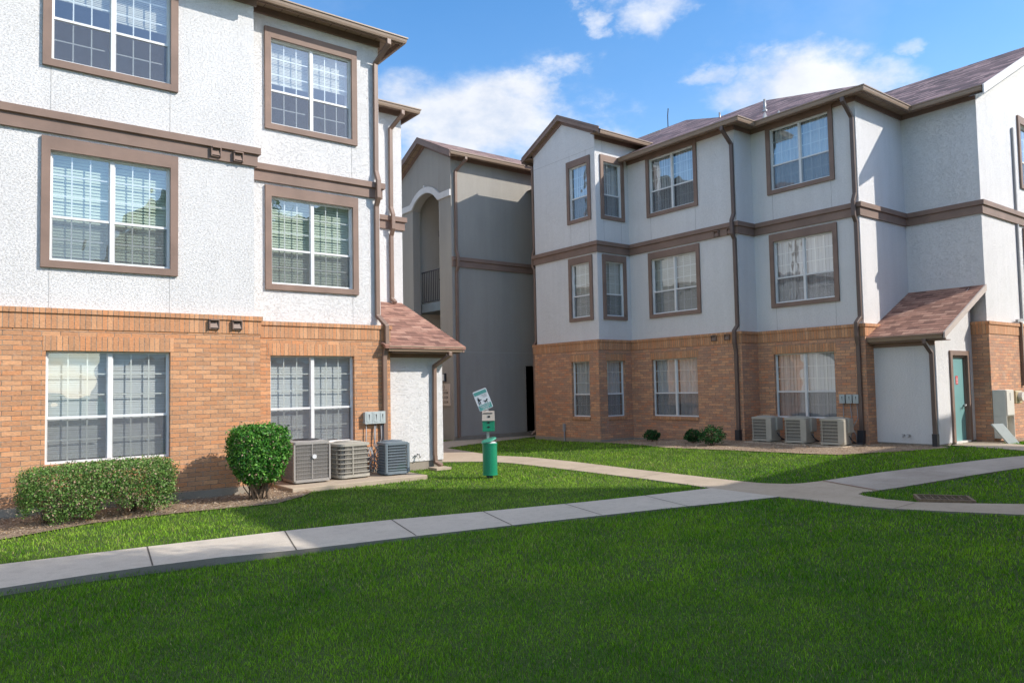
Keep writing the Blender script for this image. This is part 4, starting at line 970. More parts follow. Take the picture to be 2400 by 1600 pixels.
for x in (6.6,8.6):
    for z0_,z1_ in ((.7,2.2),(3.4,4.9),(6.1,7.6)):
        m=MB(); m.box(x-.1,x+1.6,-1.86,-1.80 if z0_>1 else -1.72,z0_-.1,z1_+.15); w_=m.build('window',M['brown'],OB,uv=False)
        m=MB(); m.box(x,x+1.5,-1.86,-1.79 if z0_>1 else -1.70,z0_,z1_); m.build('pane',M['bl_white'],w_,uv=False)
# ------------------------------------------------------------------ vegetation
def leaves(name,P,Nn,size,tints,mat,parent=None,asp=.5,spread=.7):
    n=len(P); a=rng.normal(0,1,(n,3)); nn=Nn+a*spread; nn/=np.linalg.norm(nn,axis=1)[:,None]
    t=rng.normal(0,1,(n,3)); u=np.cross(nn,t); u/=np.linalg.norm(u,axis=1)[:,None]; w=np.cross(nn,u)
    L=size*rng.uniform(.6,1.25,n)[:,None]; W=L*asp
    fold=nn*(W*.35)
    V=np.stack([P-u*L*.5,P+w*W*.5+fold*.6,P+u*L*.5,P-w*W*.5+fold*.6],1)
    F=np.arange(n*4).reshape(n,4)
    return fast(name,V.reshape(-1,3),F,mat,parent,np.repeat(tints,4,0))
def stems(name,base,spread_,height,n,parent,r=.012,seed=1):
    R=random.Random(seed); m=MB()
    for k in range(n):
        a=R.uniform(0,6.28); s=R.uniform(.2,1)
        b=Vector(base)+Vector((R.uniform(-1,1)*spread_[2],R.uniform(-1,1)*spread_[2],0))
        e=b+Vector((math.cos(a)*spread_[0]*s,math.sin(a)*spread_[1]*s,height*R.uniform(.7,1.05)))
        q=b.lerp(e,.5)+Vector((R.uniform(-.05,.05),R.uniform(-.05,.05),height*.06))
        rr=r*R.uniform(.6,1.3)
        m.tube([b,q,e],rr,6,[rr,rr*.75,rr*.4])
        for j in range(2):
            f=b.lerp(e,R.uniform(.4,.8)); g=f+Vector((R.uniform(-.15,.15),R.uniform(-.15,.15),R.uniform(.05,.2)))
            m.tube([f,g],rr*.4,5,[rr*.5,rr*.25])
    return m.build(name,M['stem'],parent,smooth=True,uv=False)
def pal(n,cols,wts,j=.25):
    c=np.array(cols); t=c[rng.choice(len(cols),n,p=wts)]; return t*rng.uniform(1-j,1+j,(n,1))
def sqbox(n,c,h,ex=4):
    """points on/in a rounded box (superellipsoid) shell"""
    d=rng.normal(0,1,(n,3)); d/=np.linalg.norm(d,axis=1)[:,None]
    k=(np.sum(np.abs(d)**ex,axis=1))**(-1/ex)
    P=d*k[:,None]; Nn=np.sign(P)*np.abs(P)**(ex-1); Nn/=np.linalg.norm(Nn,axis=1)[:,None]
    return P,Nn
# clipped hedge
HB=tag(empty('hedge',(1.5,10.7,0)),'low clipped box hedge, wide and flat topped, under the left ground floor window','hedge'); 
n=42000; c=np.array((0,0,.36)); h=np.array((.84,.49,.315))
d,Nn=sqbox(n,c,h,10)
dep=rng.beta(1.2,4.5,n)*.55
lump=1+.05*np.sin(d[:,0]*9+1)*np.sin(d[:,1]*7+d[:,2]*5)+rng.normal(0,.02,n)
P=c+d*h*(1-dep)[:,None]*lump[:,None]
P[:,2]+=.03*P[:,0]
# thin and lift the underside so the stems show
bot=np.where(np.sin(P[:,0]*6+.6)>.0,.17,.03)+.05*np.sin(P[:,0]*17)
keep=(P[:,2]>bot)&((P[:,2]>.34)|(rng.random(n)<.62))
P=P[keep];Nn=Nn[keep];n=len(P)
t=pal(n,[(.08,.18,.035),(.16,.30,.06),(.25,.38,.11),(.44,.32,.22),(.035,.08,.018)],[.32,.32,.18,.10,.08])
P=P+rng.normal(0,.011,P.shape)+rng.normal(0,.035,P.shape)*(rng.random((n,1))<.06)
leaves('foliage',P,Nn,.030,t,M['leaf'],HB,.55,1.0)
for k,(x,y) in enumerate(((-.62,-.1),(-.15,-.15),(.25,-.1),(.62,0),(-.4,.2),(.45,.2))):
    stems('stem',(x,y,-.02),(.3,.28,.05),.42,7,HB,.011,k)
HB.location=(1.54,10.72,.015)
# round shrub
SB=tag(empty('shrub',(3.58,10.75,0)),'tall rounded dark green shrub beside the first grey air conditioner','shrub')
n=24000; d,Nn=sqbox(n,0,0,5.5); c=np.array((0,0,.655)); h=np.array((.385,.37,.41))
dep=rng.beta(1.1,4,n)*.6; lump=1+.05*np.sin(d[:,0]*6)*np.cos(d[:,2]*7+d[:,1]*5)+rng.normal(0,.025,n)
P=c+d*h*((1-dep)*lump)[:,None]
tp=np.clip((P[:,2]-.28)/.35,0,1); P[:,:2]*=(.70+.30*tp)[:,None]; P+=rng.normal(0,.012,P.shape)+rng.normal(0,.035,P.shape)*(rng.random((n,1))<.07)
keep=(P[:,2]>.20+.07*np.sin(P[:,0]*20))&((P[:,2]>.45)|(rng.random(n)<.7)); P=P[keep];Nn=Nn[keep];n=len(P)
t=pal(n,[(.045,.18,.022),(.10,.30,.035),(.18,.40,.06),(.42,.29,.21),(.022,.08,.014)],[.34,.34,.18,.05,.09])
leaves('foliage',P,Nn,.044,t,M['leaf'],SB,.5,.9)
for k in range(4): stems('stem',(random.uniform(-.06,.06),random.uniform(-.05,.05),-.02),(.26,.22,.05),.48,7,SB,.014,20+k)
m=MB(); m.tube([(.12,-.05,-.02),(.10,-.02,.22),(.02,0,.45)],.022,8,[.026,.022,.016]); m.tube([(-.06,.0,-.02),(-.1,.02,.2),(-.04,0,.4)],.018,8,[.022,.018,.012]); m.build('trunk',M['stem'],SB,smooth=True,uv=False)
# three small bushes in the right bed
for k,(x,y,w_,hh,lab) in enumerate(((14.30,12.80,.21,.28,'small green bush in the right bed, farthest left of the three and alone'),(13.95,11.22,.21,.31,'small round green bush in the middle, just left of the biggest one'),(13.62,10.42,.30,.42,'largest of the three small bushes, next to the downpipe in the right bed'))):
    z0_=float(g0(x,y)); B_=tag(empty('shrub',(x,y,z0_)),lab,'shrub','small bushes in the right bed')
    n=int(900+2600*w_); d=rng.normal(0,1,(n,3)); d/=np.linalg.norm(d,axis=1)[:,None]; r=rng.uniform(.45,1,n)**.6*(1+.22*np.sin(d[:,0]*5+k)*np.sin(d[:,1]*6+d[:,2]*4+k*2))
    P=d*r[:,None]*np.array((w_,w_,hh*.5))+np.array((0,0,hh*.56)); P=P[P[:,2]>.04]; n=len(P)
    t=pal(n,[(.016,.075,.02),(.035,.14,.03),(.075,.20,.05),(.01,.035,.01)],[.4,.34,.12,.14])
    leaves('foliage',P,d[:n]*0+np.array((0,0,.6)),.05,t,M['leaf'],B_,.5,1)
    stems('stem',(0,0,-.01),(w_*.7,w_*.7,.02),hh*.7,7,B_,.007,40+k)
# shade tree, out of frame on the right, whose crown dapples the near path
TR=tag(empty('shade_tree',(8.20,-.85,0)),'broadleaf shade tree standing in front of the opposite building, out of view to the right','tree')
m=MB(); m.tube([(0,0,-.1),(.03,.02,1.5),(-.05,0,3.6),(0,.05,6.8)],.12,12,[.16,.13,.11,.07])
for k in range(9):
    a=k*2.4; z=4.2+k*.38; m.tube([(0,0,z),(.5*math.cos(a),.5*math.sin(a),z+.6),(1.2*math.cos(a),1.0*math.sin(a),z+1.1)],.04,6,[.05,.03,.012])
m.build('trunk',M['stem'],TR,smooth=True,uv=False)
n=9000; cl_=rng.normal(0,1,(70,3)); cl_/=np.linalg.norm(cl_,axis=1)[:,None]; cl_*=rng.uniform(.35,1,(70,1))*np.array((1.35,1.0,1.25)); idx=rng.integers(0,70,n)
P=cl_[idx]+rng.normal(0,.22,(n,3))+np.array((0,0,7.35)); leaves('crown',P,rng.normal(0,1,(n,3)),.12,pal(n,[(.05,.12,.02),(.08,.18,.03)],[.5,.5]),M['leaf'],TR,.6,1)
# ------------------------------------------------------------------ air conditioners
def rrect(x0,x1,y0,y1,r,n=5):
    pts=[]
    for cx,cy_,a0 in ((x1-r,y1-r,0),(x0+r,y1-r,90),(x0+r,y0+r,180),(x1-r,y0+r,270)):
        for k in range(n+1): a=math.radians(a0+90*k/n); pts.append((cx+r*math.cos(a),cy_+r*math.sin(a)))
    return pts
def prism(m,pts,z0,z1):
    n=len(pts); m.add([(x,y,z0) for x,y in pts]+[(x,y,z1) for x,y in pts],[tuple(range(n))[::-1],tuple(range(n,2*n))]+[(k,(k+1)%n,(k+1)%n+n,k+n) for k in range(n)])
def ac(loc,rz,w,d,h,body,coil,label,group,rods=7,rad=.07,vert=(.5,),style='std',zpad=0):
    t=tag(empty('air_conditioner',loc,rz),label,'air conditioner',group)
    X0_,X1_,Y0_,Y1_=-w/2,w/2,-d/2,d/2
    m=MB(); prism(m,rrect(X0_+.02,X1_-.02,Y0_+.02,Y1_-.02,rad),.05,h-.06); m.build('coil',coil,t)
    m=MB(); prism(m,rrect(X0_-.012,X1_+.012,Y0_-.012,Y1_+.012,rad+.01),.025,.07)
    for a in (-1,1):
        for b in (-1,1): m.box(a*w*.3-.05,a*w*.3+.05,b*d*.3-.05,b*d*.3+.05,0,.0249)
    m.build('base_pan',body,t,uv=False)
    # top cap with fan opening ring
    m=MB(); out=rrect(X0_-.01,X1_+.01,Y0_-.01,Y1_+.01,rad+.01,6); n=len(out); R=min(w,d)*.40
    inn_=[(R*math.cos(math.atan2(y,x)),R*math.sin(math.atan2(y,x))) for x,y in out]
    lo,hi=h-.062,h-.02
    vs=[(x,y,lo) for x,y in out]+[(x,y,hi) for x,y in out]+[(x,y,h) for x,y in inn_]+[(x,y,lo) for x,y in inn_]
    fs=[]
    for k in range(n):
        j=(k+1)%n; fs+=[(k,j,j+n,k+n),(k+n,j+n,j+2*n,k+2*n),(k+2*n,j+2*n,j+3*n,k+3*n),(k+3*n,j+3*n,j,k)]
    m.add(vs,fs); m.build('top_cap',body,t,uv=False)
    m=MB()
    for rr_ in np.linspace(.05,R-.005,9): 
        ring=[(rr_*math.cos(2*math.pi*k/28),rr_*math.sin(2*math.pi*k/28),h+.004+.012*(1-rr_/R)) for k in range(29)]; m.tube(ring,.0035,4,cap=False)
    for k in range(8): a=k*math.pi/4; m.tube([(0,0,h+.018),(R*math.cos(a),R*math.sin(a),h+.003)],.004,4)
    m.tube([(0,0,h-.03),(0,0,h+.02)],.06,14); m.build('fan_guard',M['dark'] if style!='std' else body,t,uv=False)
    m=MB(); m.tube([(0,0,h-.10),(0,0,h-.06)],R-.01,20); m.build('fan',M['dark'],t,uv=False)
    # guard rods and uprights
    m=MB()
    for k in range(rods):
        z=.07+(h-.15)*(k+.5)/rods; pts=rrect(X0_-.002,X1_+.002,Y0_-.002,Y1_+.002,rad,4)
        thk=.0035 if style=='fine' else .0085
        for q in range(len(pts)):
            a,b=pts[q],pts[(q+1)%len(pts)]; m.tube([(a[0],a[1],z),(b[0],b[1],z)],thk,4,cap=False)
    for f_ in vert: 
        x=X0_+w*f_; m.box(x-.008,x+.008,Y0_-.012,Y0_-.002,.06,h-.06)
    nv=26 if style!='fine' else 60
    for k in range(1,nv):
        x=X0_+rad*.8+(w-rad*1.6)*k/nv; m.box(x-.0012,x+.0012,Y0_-.004,Y0_-.001,.07,h-.07)
        y=Y0_+rad*.8+(d-rad*1.6)*k/nv; m.box(X0_-.004,X0_-.001,y-.0012,y+.0012,.07,h-.07)
    m.build('coil_guard',body,t,uv=False)
    return t,(X0_,X1_,Y0_,Y1_)
zs_=.065
m=MB(); m.box(4.20,6.60,11.06,12.15,-.05,zs_); tag(m.build('equipment_pad',M['conc_old'],bevel=.012),'long concrete pad carrying the three air conditioners of the left building','concrete pad')
t1,e1=ac((4.70,11.76,zs_),math.radians(-2),.585,.56,.69,M['ac_grey'],M['coil_mesh'],'grey air conditioner with fine mesh sides and a white round tag, beside the tall shrub','air conditioners at the left building',9,.03,(.0,.5,1.),'fine')
m=MB(); m.tube([(.03,e1[2]-.015,.43),(.03,e1[2]-.03,.43)],.036,20); m.build('round_tag',M['signwhite'],t1,uv=False)
for a,b in ((e1[0],e1[2]),(e1[1],e1[2]),(e1[0],e1[3]),(e1[1],e1[3])): m=MB(); m.box(a-.014,a+.014,b-.014,b+.014,.05,.63); m.build('corner_post',M['ac_grey'],t1,uv=False)
t2,e2=ac((5.46,11.80,zs_),math.radians(3),.585,.57,.61,M['ac_beige'],M['coil_grey'],'beige round cornered air conditioner in the middle of the three on the left pad','air conditioners at the left building',6,.11,(.40,))
t3,e3=ac((6.22,11.62,zs_),math.radians(-4),.43,.43,.585,M['ac_blue'],M['coil_green'],'blue grey air conditioner with greenish coils next to the left closet','air conditioners at the left building',9,.06,(.0,))
for a,b in ((e3[0]+.01,e3[2]+.01),(e3[1]-.01,e3[2]+.01)): m=MB(); m.box(a-.022,a+.022,b-.022,b+.022,.05,.55); m.build('corner_post',M['ac_blue'],t3,uv=False)
for k,(y,lab) in enumerate(((9.96,'beige air conditioner under the right window, nearest the inside brick corner'),(9.11,'beige air conditioner under the right window, between the other two'),(8.26,'beige air conditioner under the electrical boxes, nearest the right closet'))):
    x=15.02-.02*k; z=float(g0(x,y))+.025
    t4,e4=ac((x,y,z),math.radians(-84+k*2),.50,.50,.58,M['ac_beige'],M['coil_dark'],lab,'air conditioners at the right building',6,.09,(.13,))
    m=MB(); m.box(e4[1]-.12,e4[1]+.012,e4[2]-.014,e4[3]-.1,.06,.53); m.box(e4[1]-.06,e4[1]+.05,e4[2]+.2,e4[3]-.02,.26,.55); m.build('service_panel',M['ac_beige'],t4,uv=False,bevel=.01)
    m=MB(); m.box(x-.38,x+.38,y-.36,y+.36,z-.06,z-.0005); tag(m.build('equipment_pad',M['conc_old'],uv=False,bevel=.01),('left','middle','right')[k]+'most thin concrete pad under a right air conditioner','concrete pad','pads under the right air conditioners') if False else tag(m.build('equipment_pad',M['conc_old'],uv=False,bevel=.01),'thin concrete pad under '+lab,'concrete pad','pads under the right air conditioners')
    m=MB(); m.tube([(e4[1]+.02,.0,.2),(e4[1]+.10,.06,.06),(e4[1]+.02,.28,.03),(e4[1]-.3,.42,.03)],.012,6); m.tube([(e4[1]+.02,.05,.14),(e4[1]+.13,.12,.04),(e4[1]-.1,.36,.03)],.010,6); m.build('hose',M['dark'],t4,smooth=True,uv=False)
# disconnect boxes with conduits
def disc(axis,pos,a,z,lab,grp,w=.125,h=.20,drop=None,bend=0,sgn=1):
    loc=(a,pos,z) if axis=='Y' else (pos,a,z); rz=0 if axis=='Y' else -math.pi/2
    t=tag(empty('disconnect_box',loc,rz),lab,'electrical box',grp)
    m=MB(); m.box(-w/2,w/2,-.085,-.001,-h/2,h/2); m.build('box_body',M['greybox'],t,uv=False,bevel=.006)
    m=MB(); m.box(-w/2-.004,w/2+.004,-.095,-.086,-h/2-.004,h/2+.008); m.box(-w*.28,w*.3,-.101,-.0951,-h*.36,h*.40); m.build('box_cover',M['greybox'],t,uv=False,bevel=.003)
    m=MB(); m.add([(-w*.02,-.102,h*.3),(w*.16,-.102,h*.3),(w*.1,-.102,-h*.3)],[(0,2,1)]); m.build('handle_recess',M['dark'],t,uv=False)
    if drop:
        for dd in drop: 
            m=MB(); m.tube([Vector(q) for q in dd],.010,7); m.build('conduit',M['conduit'],t,smooth=True,uv=False)
    return t
zd=-.51+H
labsL=('leftmost grey electrical box on the left building wall above the coolant lines','middle grey electrical box of three on the left building wall','grey electrical box on the left building wall closest to the downpipe')
drops=([[(-.02,-.04,-.1),(-.03,-.04,-.45),(-.035,-.05,-.95)]],[[(.0,-.04,-.1),(-.01,-.045,-.5),(.12,-.06,-.70),(.2,-.10,-.93)],[(.03,-.04,-.1),(.0,-.05,-.45),(.1,-.08,-.72),(-.12,-.2,-.93)]],[[(.0,-.04,-.1),(.01,-.04,-.38),(-.12,-.05,-.66),(-.22,-.15,-.93)],[(.03,-.04,-.1),(.04,-.05,-.4),(-.06,-.07,-.68),(.06,-.2,-.93)]])
for k,a in enumerate((5.995,6.135,6.265)): disc('Y',E1b,a,zd,labsL[k],'electrical boxes on the left building',.128,.21,drops[k])
# insulated line bundle behind the left units
m=MB(); R=random.Random(5)
for k in range(9): m.tube([(6.05+R.uniform(-.04,.04),E1b-.05,.52),(6.02+R.uniform(-.1,.08),E1b-.09,.38),(5.82+.045*k,E1b-.16+R.uniform(-.03,.03),.2),(5.72+.065*k,E1b-.25,.10)],.009,6)
tag(m.build('coolant_lines',M['conduit'],smooth=True,uv=False),'bundle of grey coolant lines splaying out between the beige and blue grey air conditioners','pipes')
labsR=('grey electrical box on the right brick wall, nearest the window','grey electrical box between two others on the right brick wall','grey electrical box on the right brick wall touching the downpipe')
dr2=([[(0,-.04,-.1),(.0,-.04,-.62)]],[[(0,-.04,-.1),(.02,-.04,-.4),(.03,-.05,-.62),(.0,-.1,-.95)]],[[(0,-.04,-.1),(.01,-.04,-.42),(-.12,-.06,-.64),(-.16,-.12,-.95)],[(-.12,-.06,-.62),(-.02,-.08,-.78),(.0,-.1,-.98)]])
for k,a in enumerate((8.46,8.30,8.15)): disc('X',cb,a,-.418+H,labsR[k],'electrical boxes on the right building',.115,.185,dr2[k])
# meter cabinet on the far wing with a panel leaning against it
MC=tag(empty('meter_cabinet',(17.95,y4b,0)),'tall cream utility cabinet with open lower compartment on the far right brick wall','utility cabinet')
zc_=float(g0(18,6.3)); m=MB(); m.box(-.02,.42,-.26,-.01,.72,1.28); m.box(-.02,.42,-.26,-.20,.245,.25)
m.box(-.02,.0,-.26,-.01,.24,.719);m.box(.40,.42,-.26,-.01,.24,.719);m.box(.001,.399,-.03,-.01,.24,.719);m.box(.001,.399,-.255,-.01,.24,.26); m.build('cabinet_body',M['cream_box'],MC,uv=False,bevel=.006)
m=MB(); m.box(.0,.40,-.275,-.262,.74,1.27); m.build('cabinet_door',M['cream_box'],MC,uv=False)
m=MB(); m.box(.17,.21,-.279,-.2755,1.05,1.22); m.build('cabinet_label',M['conduit'],MC,uv=False)
MT=tag(empty('utility_meter',(18.75,y4b,1.12)),'small tan meter box mounted right of the cream utility cabinet','utility meter')
m=MB(); m.box(-.05,.34,-.20,-.005,-.16,.13); m.build('meter_body',M['tan_box'],MT,uv=False,bevel=.02)
m=MB(); m.tube([(.15,-.20,.0),(.15,-.28,.0)],.10,20); m.build('meter_dial',M['cream_box'],MT,uv=False)
m=MB(); m.tube([(.05,-.08,-.16),(.05,-.08,-.30),(-.05,-.08,-.33)],.02,8); m.tube([(-.14,-.07,.05),(-.14,-.07,-.75)],.018,8); m.build('conduit',M['conduit'],MT,smooth=True,uv=False)
m=MB(); a=MB(); m.add([(17.60,5.92,.15),(17.86,5.80,.15),(17.62,6.02,.58),(17.36,6.14,.58),(17.61,5.95,.14),(17.87,5.83,.14),(17.63,6.05,.57),(17.37,6.17,.57)],[(0,1,2,3),(7,6,5,4),(0,4,5,1),(1,5,6,2),(2,6,7,3),(3,7,4,0)])
tag(m.build('loose_panel',M['greybox'],uv=False),'loose grey metal panel leaning on the ground in front of the cream utility cabinet','metal panel')
# ------------------------------------------------------------------ pet waste station
fa=math.atan2(-10.37,-7.42)+math.pi/2   # local -Y faces the viewer
PS=tag(empty('pet_waste_station',(7.42,10.37,0),fa),'green pet waste station with tilted white sign and lidded can on the lawn','waste station')
m=MB(); m.rect_tube([(-.0,.07,-.05),(-.02,.07,1.2)],.05,.03); m.build('post',M['steel'],PS,uv=False)
def rot2(pts,a,cx,cz): 
    c,s=math.cos(a),math.sin(a); return [(cx+x*c-z*s,cz+x*s+z*c) for x,z in pts]
ta=math.radians(21); scx,scz=-.09,1.345
def splate(m,x0,x1,z0,z1,y0,y1,ch=.0):
    P=[(x0+ch,z0),(x1-ch,z0),(x1,z0+ch),(x1,z1-ch),(x1-ch,z1),(x0+ch,z1),(x0,z1-ch),(x0,z0+ch)] if ch else [(x0,z0),(x1,z0),(x1,z1),(x0,z1)]
    P=rot2(P,ta,scx,scz); n=len(P)
    m.add([(x,y0,z) for x,z in P]+[(x,y1,z) for x,z in P],[tuple(range(n)),tuple(range(n,2*n))[::-1]]+[(k,k+n,(k+1)%n+n,(k+1)%n) for k in range(n)])
m=MB(); splate(m,-.125,.125,-.18,.18,.035,.04,.015); sg=m.build('sign_board',M['signwhite'],PS,uv=False)
m=MB(); splate(m,-.112,.112,.10,.160,.032,.0345); splate(m,-.112,.112,-.172,-.078,.032,.0345); m.build('sign_band',M['signteal'],sg,uv=False)
m=MB()
# walking figure and dog pictogram
for q in ((-.075,-.062,.045,.065),(-.085,-.052,-.01,.042),(-.055,-.02,.005,.018),(-.09,-.078,-.065,-.01),(-.062,-.05,-.065,-.01),(.02,.065,-.045,-.025),(.06,.08,-.03,-.005),(.02,.03,-.068,-.045),(.055,.065,-.068,-.045),(.008,.02,-.035,-.012)): splate(m,*q,.032,.0345)
m.build('pictogram',M['black'],sg,uv=False)
m=MB()
for k,(x0,x1,z) in enumerate(((-.0,.10,.075),(.02,.10,.055),(.03,.095,.035))): splate(m,x0,x1,z,z+.008,.032,.0345)
m.build('sign_small_print',M['conduit'],sg,uv=False)
def ptext(s_,size,x,z,mat,y=.0305):
    (px_,pz_),=rot2([(x,z)],ta,scx,scz)
    t=text(s_,size,(0,0,0),(0,0,0),mat,sg,'lettering',.0005)
    Rm=Matrix.Translation((px_,y,pz_))@Matrix.Rotation(-ta,4,'Y')@Matrix.Rotation(math.pi/2,4,'X')
    t.data.transform(Rm)
ptext('PLEASE KEEP',.034,0,-.10,M['signwhite']); ptext('THE AREA',.034,0,-.128,M['signwhite']); ptext('CLEAN',.032,0,-.154,M['signwhite'])
m=MB(); m.box(-.105,.105,-.09,.055,.80,1.0); m.box(-.10,.10,-.06,.05,1.0,1.10); m.build('dispenser',M['green'],PS,uv=False,bevel=.008)
m=MB(); m.add([(-.11,-.10,.985),(.11,-.10,.985),(.105,-.085,1.145),(-.105,-.085,1.145),(-.11,.06,.985),(.11,.06,.985),(.105,.056,1.145),(-.105,.056,1.145)],[(0,1,2,3),(3,2,6,7),(0,3,7,4),(1,5,6,2)]); ds=m.build('dispenser_label',M['signtan'],PS,uv=False)
m=MB()
for zc2 in (.95,.875): m.add([(-.035,-.0925,zc2),(0,-.0925,zc2-.018),(.035,-.0925,zc2),(0,-.0925,zc2+.018)],[(0,1,2,3)])
m.build('bag_slot',M['black'],ds,uv=False)
m=MB(); m.box(-.085,.07,-.094,-.088,1.105,1.118); m.box(-.01,.03,-.099,-.090,1.04,1.07); m.build('label_marks',M['black'],ds,uv=False)
cm,nt,bs=newmat('perforated_green'); v=objco(nt); w_=N(nt,'ShaderNodeTexVoronoi'); w_.inputs['Scale'].default_value=95; nt.links.new(v,w_.inputs['Vector'])
nt.links.new(ramp(nt,w_.outputs['Distance'],[(.16,(.004,.05,.03)),(.3,(.012,.25,.13))]),bs.inputs['Base Color']); bs.inputs['Roughness'].default_value=.35
m=MB(); m.tube([(.015,-.08,.07),(.015,-.08,.60)],.125,28); m.build('can',cm,PS,smooth=False,uv=False)
m=MB(); m.tube([(.015,-.08,.575),(.015,-.08,.605)],.130,28); m.tube([(.015,-.08,.06),(.015,-.08,.085)],.128,28); m.build('can_rim',M['green'],PS,uv=False)
m=MB(); q=Vector((-.30,-.12,.95)).normalized(); c0=Vector((.0,-.085,.645)); m.tube([c0,c0+q*.02],.138,28,[.138,.125]); m.build('can_lid',M['teal_lid'] if 'teal_lid' in M else M['green'],PS,uv=False)
m=MB(); m.tube([(.03,-.08,.60),(.03,-.08,.625)],.10,16,[.115,.07]); m.build('bin_bag',M['signwhite'],PS,uv=False)
m=MB(); m.box(-.05,.06,-.13,-.02,.0,.07); m.build('can_foot',M['dark'],PS,uv=False)
# ------------------------------------------------------------------ drain grate
A_=Vector((9.63,4.26)); u_=(Vector((9.95,3.74))-A_).normalized(); v_=Vector((-u_.y,u_.x)); 
DG=tag(empty('drain_grate',(A_.x,A_.y,float(g0(A_.x,A_.y))),math.atan2(u_.y,u_.x)),'rusty storm drain grate in the lawn at the edge of the curved path','drain grate')
m=MB(); m.box(.031,.589,.031,.419,-.12,.004); m.build('pit',M['black'],DG,uv=False)
M['rustiron']=plain('rust_iron',(.20,.14,.09),.85,.3,30)
m=MB(); m.box(0,.62,0,.03,-.02,.045);m.box(0,.62,.42,.45,-.02,.045);m.box(0,.03,.031,.419,-.02,.045);m.box(.59,.62,.031,.419,-.02,.045); m.build('frame',M['rustiron'],DG,uv=False)
m=MB()
for k in range(1,7): m.box(.03+.08*k-.0045,.03+.08*k+.0045,.031,.419,.012,.036)
for k in range(1,3): m.box(.031,.589,.03+.13*k-.007,.03+.13*k+.007,.01,.033)
m.build('bars',M['rustiron'],DG,uv=False)
# ------------------------------------------------------------------ light, sky, camera
Ld=Vector((-.89,1,-.96)).normalized()
sun=bpy.data.lights.new('sun','SUN'); sun.energy=2.0; sun.angle=math.radians(.53); sun.color=(1,.93,.83)
so=bpy.data.objects.new('sun',sun); link(so); so.rotation_euler=Ld.to_track_quat('-Z','Y').to_euler(); so.location=(10,-10,30)
W=bpy.data.worlds.new('World'); sc.world=W; W.use_nodes=True; nt=W.node_tree; nt.nodes.clear()
out=N(nt,'ShaderNodeOutputWorld'); bg=N(nt,'ShaderNodeBackground'); bg.inputs[1].default_value=.15
sky=N(nt,'ShaderNodeTexSky'); sky.sky_type='NISHITA'; sky.sun_disc=False; sky.sun_elevation=math.radians(35.6); sky.sun_rotation=math.radians(138.3); sky.air_density=1.0; sky.dust_density=.6; sky.ozone_density=1.6
tc=N(nt,'ShaderNodeTexCoord')
# azimuth / elevation of the view direction
sep=N(nt,'ShaderNodeSeparateXYZ'); nt.links.new(tc.outputs['Generated'],sep.inputs[0])
def ma(op,a,b=None,c=None):
    n=N(nt,'ShaderNodeMath',operation=op)
    for i,x in enumerate((a,b,c)):
        if x is None: continue
        if isinstance(x,(int,float)): n.inputs[i].default_value=x
        else: nt.links.new(x,n.inputs[i])
    return n.outputs[0]
az=ma('ARCTAN2',sep.outputs[1],sep.outputs[0]); el=ma('ARCSINE',sep.outputs[2])
nz=N(nt,'ShaderNodeTexNoise'); nz.inputs['Scale'].default_value=7; nz.inputs['Detail'].default_value=9; nz.inputs['Roughness'].default_value=.62
mp=N(nt,'ShaderNodeMapping'); mp.inputs['Scale'].default_value=(1,1,1.7); nt.links.new(tc.outputs['Generated'],mp.inputs[0]); nt.links.new(mp.outputs[0],nz.inputs['Vector'])
nz2=N(nt,'ShaderNodeTexNoise'); nz2.inputs['Scale'].default_value=2.3; nz2.inputs['Detail'].default_value=6; nz2.inputs['Roughness'].default_value=.6; nt.links.new(mp.outputs[0],nz2.inputs['Vector'])
wn=N(nt,'ShaderNodeTexNoise'); wn.inputs['Scale'].default_value=5; wn.inputs['Detail'].default_value=7; wn.inputs['Roughness'].default_value=.6; nt.links.new(mp.outputs[0],wn.inputs['Vector'])
ws=N(nt,'ShaderNodeSeparateColor'); nt.links.new(wn.outputs['Color'],ws.inputs[0])
az=ma('ADD',az,ma('MULTIPLY',ma('SUBTRACT',ws.outputs[0],.5),.42)); el=ma('ADD',el,ma('MULTIPLY',ma('SUBTRACT',ws.outputs[1],.5),.16))
def cloud(a0,e0,sa,se,amp):
    da=ma('DIVIDE',ma('SUBTRACT',az,math.radians(a0)),math.radians(sa)); de=ma('DIVIDE',ma('SUBTRACT',el,math.radians(e0)),math.radians(se))
    r=ma('ADD',ma('MULTIPLY',da,da),ma('MULTIPLY',de,de)); return ma('MULTIPLY',ma('SUBTRACT',1.0,r),amp)
CL=[(55,20.4,11,4.4,1.6),(50,22.6,5,1.8,1.2),(41.5,26.8,4.0,1.4,.85),(47,26.4,1.8,.8,.7),(29.5,20.4,9,2.8,1.4),(36.5,22.4,2.8,1.0,.8),(20,22.3,1.6,.7,.5),(-30,34,16,9,1.2),(150,36,24,14,1.3),(176,34,16,16,1.3),(-172,34,16,16,1.3),(-140,38,18,12,1.2),(110,50,20,10,1.2)]  # clouds behind and beside the view are unseen, added to raise fill light
acc=None
for c_l in CL:
    m_=cloud(*c_l); acc=m_ if acc is None else ma('MAXIMUM',acc,m_)
acc=ma('MAXIMUM',acc,ma('MULTIPLY',ma('SUBTRACT',el,math.radians(50)),5.0)); acc=ma('MINIMUM',ma('MAXIMUM',acc,-1.0),1.2)  # overhead cloud cover, out of view, also added for fill
dens=ma('ADD',acc,ma('MULTIPLY',ma('SUBTRACT',nz.outputs['Fac'],.5),1.7))
dens2=ma('MULTIPLY',ma('SMOOTH_MAX',dens,0,.5),.8)
dens2=ma('MINIMUM',dens2,.93)
wisp=ma('MULTIPLY',ma('MAXIMUM',ma('SUBTRACT',nz2.outputs['Fac'],.47),0),.9)
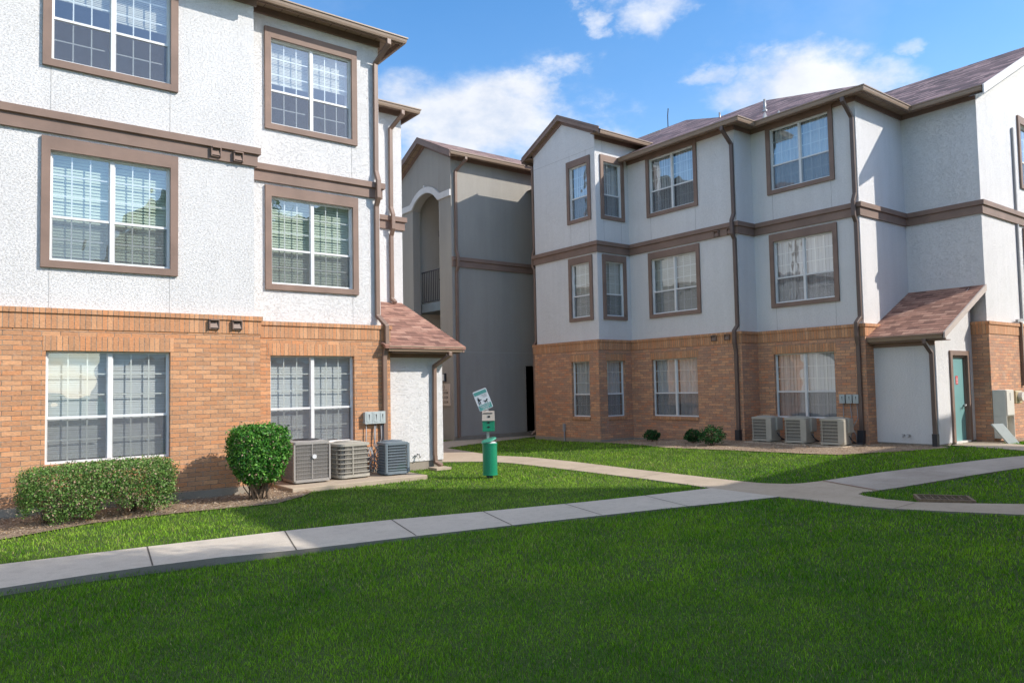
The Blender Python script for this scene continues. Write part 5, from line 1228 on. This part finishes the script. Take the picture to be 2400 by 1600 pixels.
hz=ma('MULTIPLY',ma('POWER',ma('MAXIMUM',ma('SUBTRACT',1.0,ma('MULTIPLY',ma('MAXIMUM',el,0.0),1.6)),0),2.0),.32)
fac=ma('MINIMUM',ma('ADD',ma('MAXIMUM',dens2,wisp),hz),.96)
hs=N(nt,'ShaderNodeHueSaturation'); hs.inputs['Saturation'].default_value=1.32; hs.inputs['Value'].default_value=.70; nt.links.new(sky.outputs[0],hs.inputs['Color'])
cs=ramp(nt,nz.outputs['Fac'],[(.35,(.72,.76,.84)),(.65,(.93,.95,1.0))])
cl=N(nt,'ShaderNodeVectorMath',operation='SCALE'); nt.links.new(cs,cl.inputs[0]); cl.inputs['Scale'].default_value=3.0
mx=N(nt,'ShaderNodeMix',data_type='RGBA'); nt.links.new(fac,mx.inputs[0]); nt.links.new(hs.outputs[0],mx.inputs[6]); nt.links.new(cl.outputs[0],mx.inputs[7])
nt.links.new(mx.outputs[2],bg.inputs[0]); nt.links.new(bg.outputs[0],out.inputs[0])
cam=bpy.data.cameras.new('camera'); co=bpy.data.objects.new('camera',cam); link(co); sc.camera=co
yaw,pitch,roll=0.915779016884522,0.048717452786115,-0.020000672666842446
fwd=Vector((math.cos(yaw)*math.cos(pitch),math.sin(yaw)*math.cos(pitch),math.sin(pitch))); rgt=Vector((math.sin(yaw),-math.cos(yaw),0)); up=rgt.cross(fwd)
r2=rgt*math.cos(roll)+up*math.sin(roll); u2=-rgt*math.sin(roll)+up*math.cos(roll)
co.matrix_world=Matrix(((r2.x,u2.x,-fwd.x,0),(r2.y,u2.y,-fwd.y,0),(r2.z,u2.z,-fwd.z,H),(0,0,0,1)))
cam.sensor_width=36; cam.sensor_fit='HORIZONTAL'; cam.lens=1718.77/2400*36; cam.shift_y=22/2400; cam.clip_end=2000; cam.clip_start=.05
sc.view_settings.view_transform='Standard'; sc.view_settings.look='None'; sc.view_settings.exposure=1.32; sc.view_settings.gamma=1
sc.render.engine='CYCLES'; sc.cycles.max_bounces=8; sc.cycles.transparent_max_bounces=16
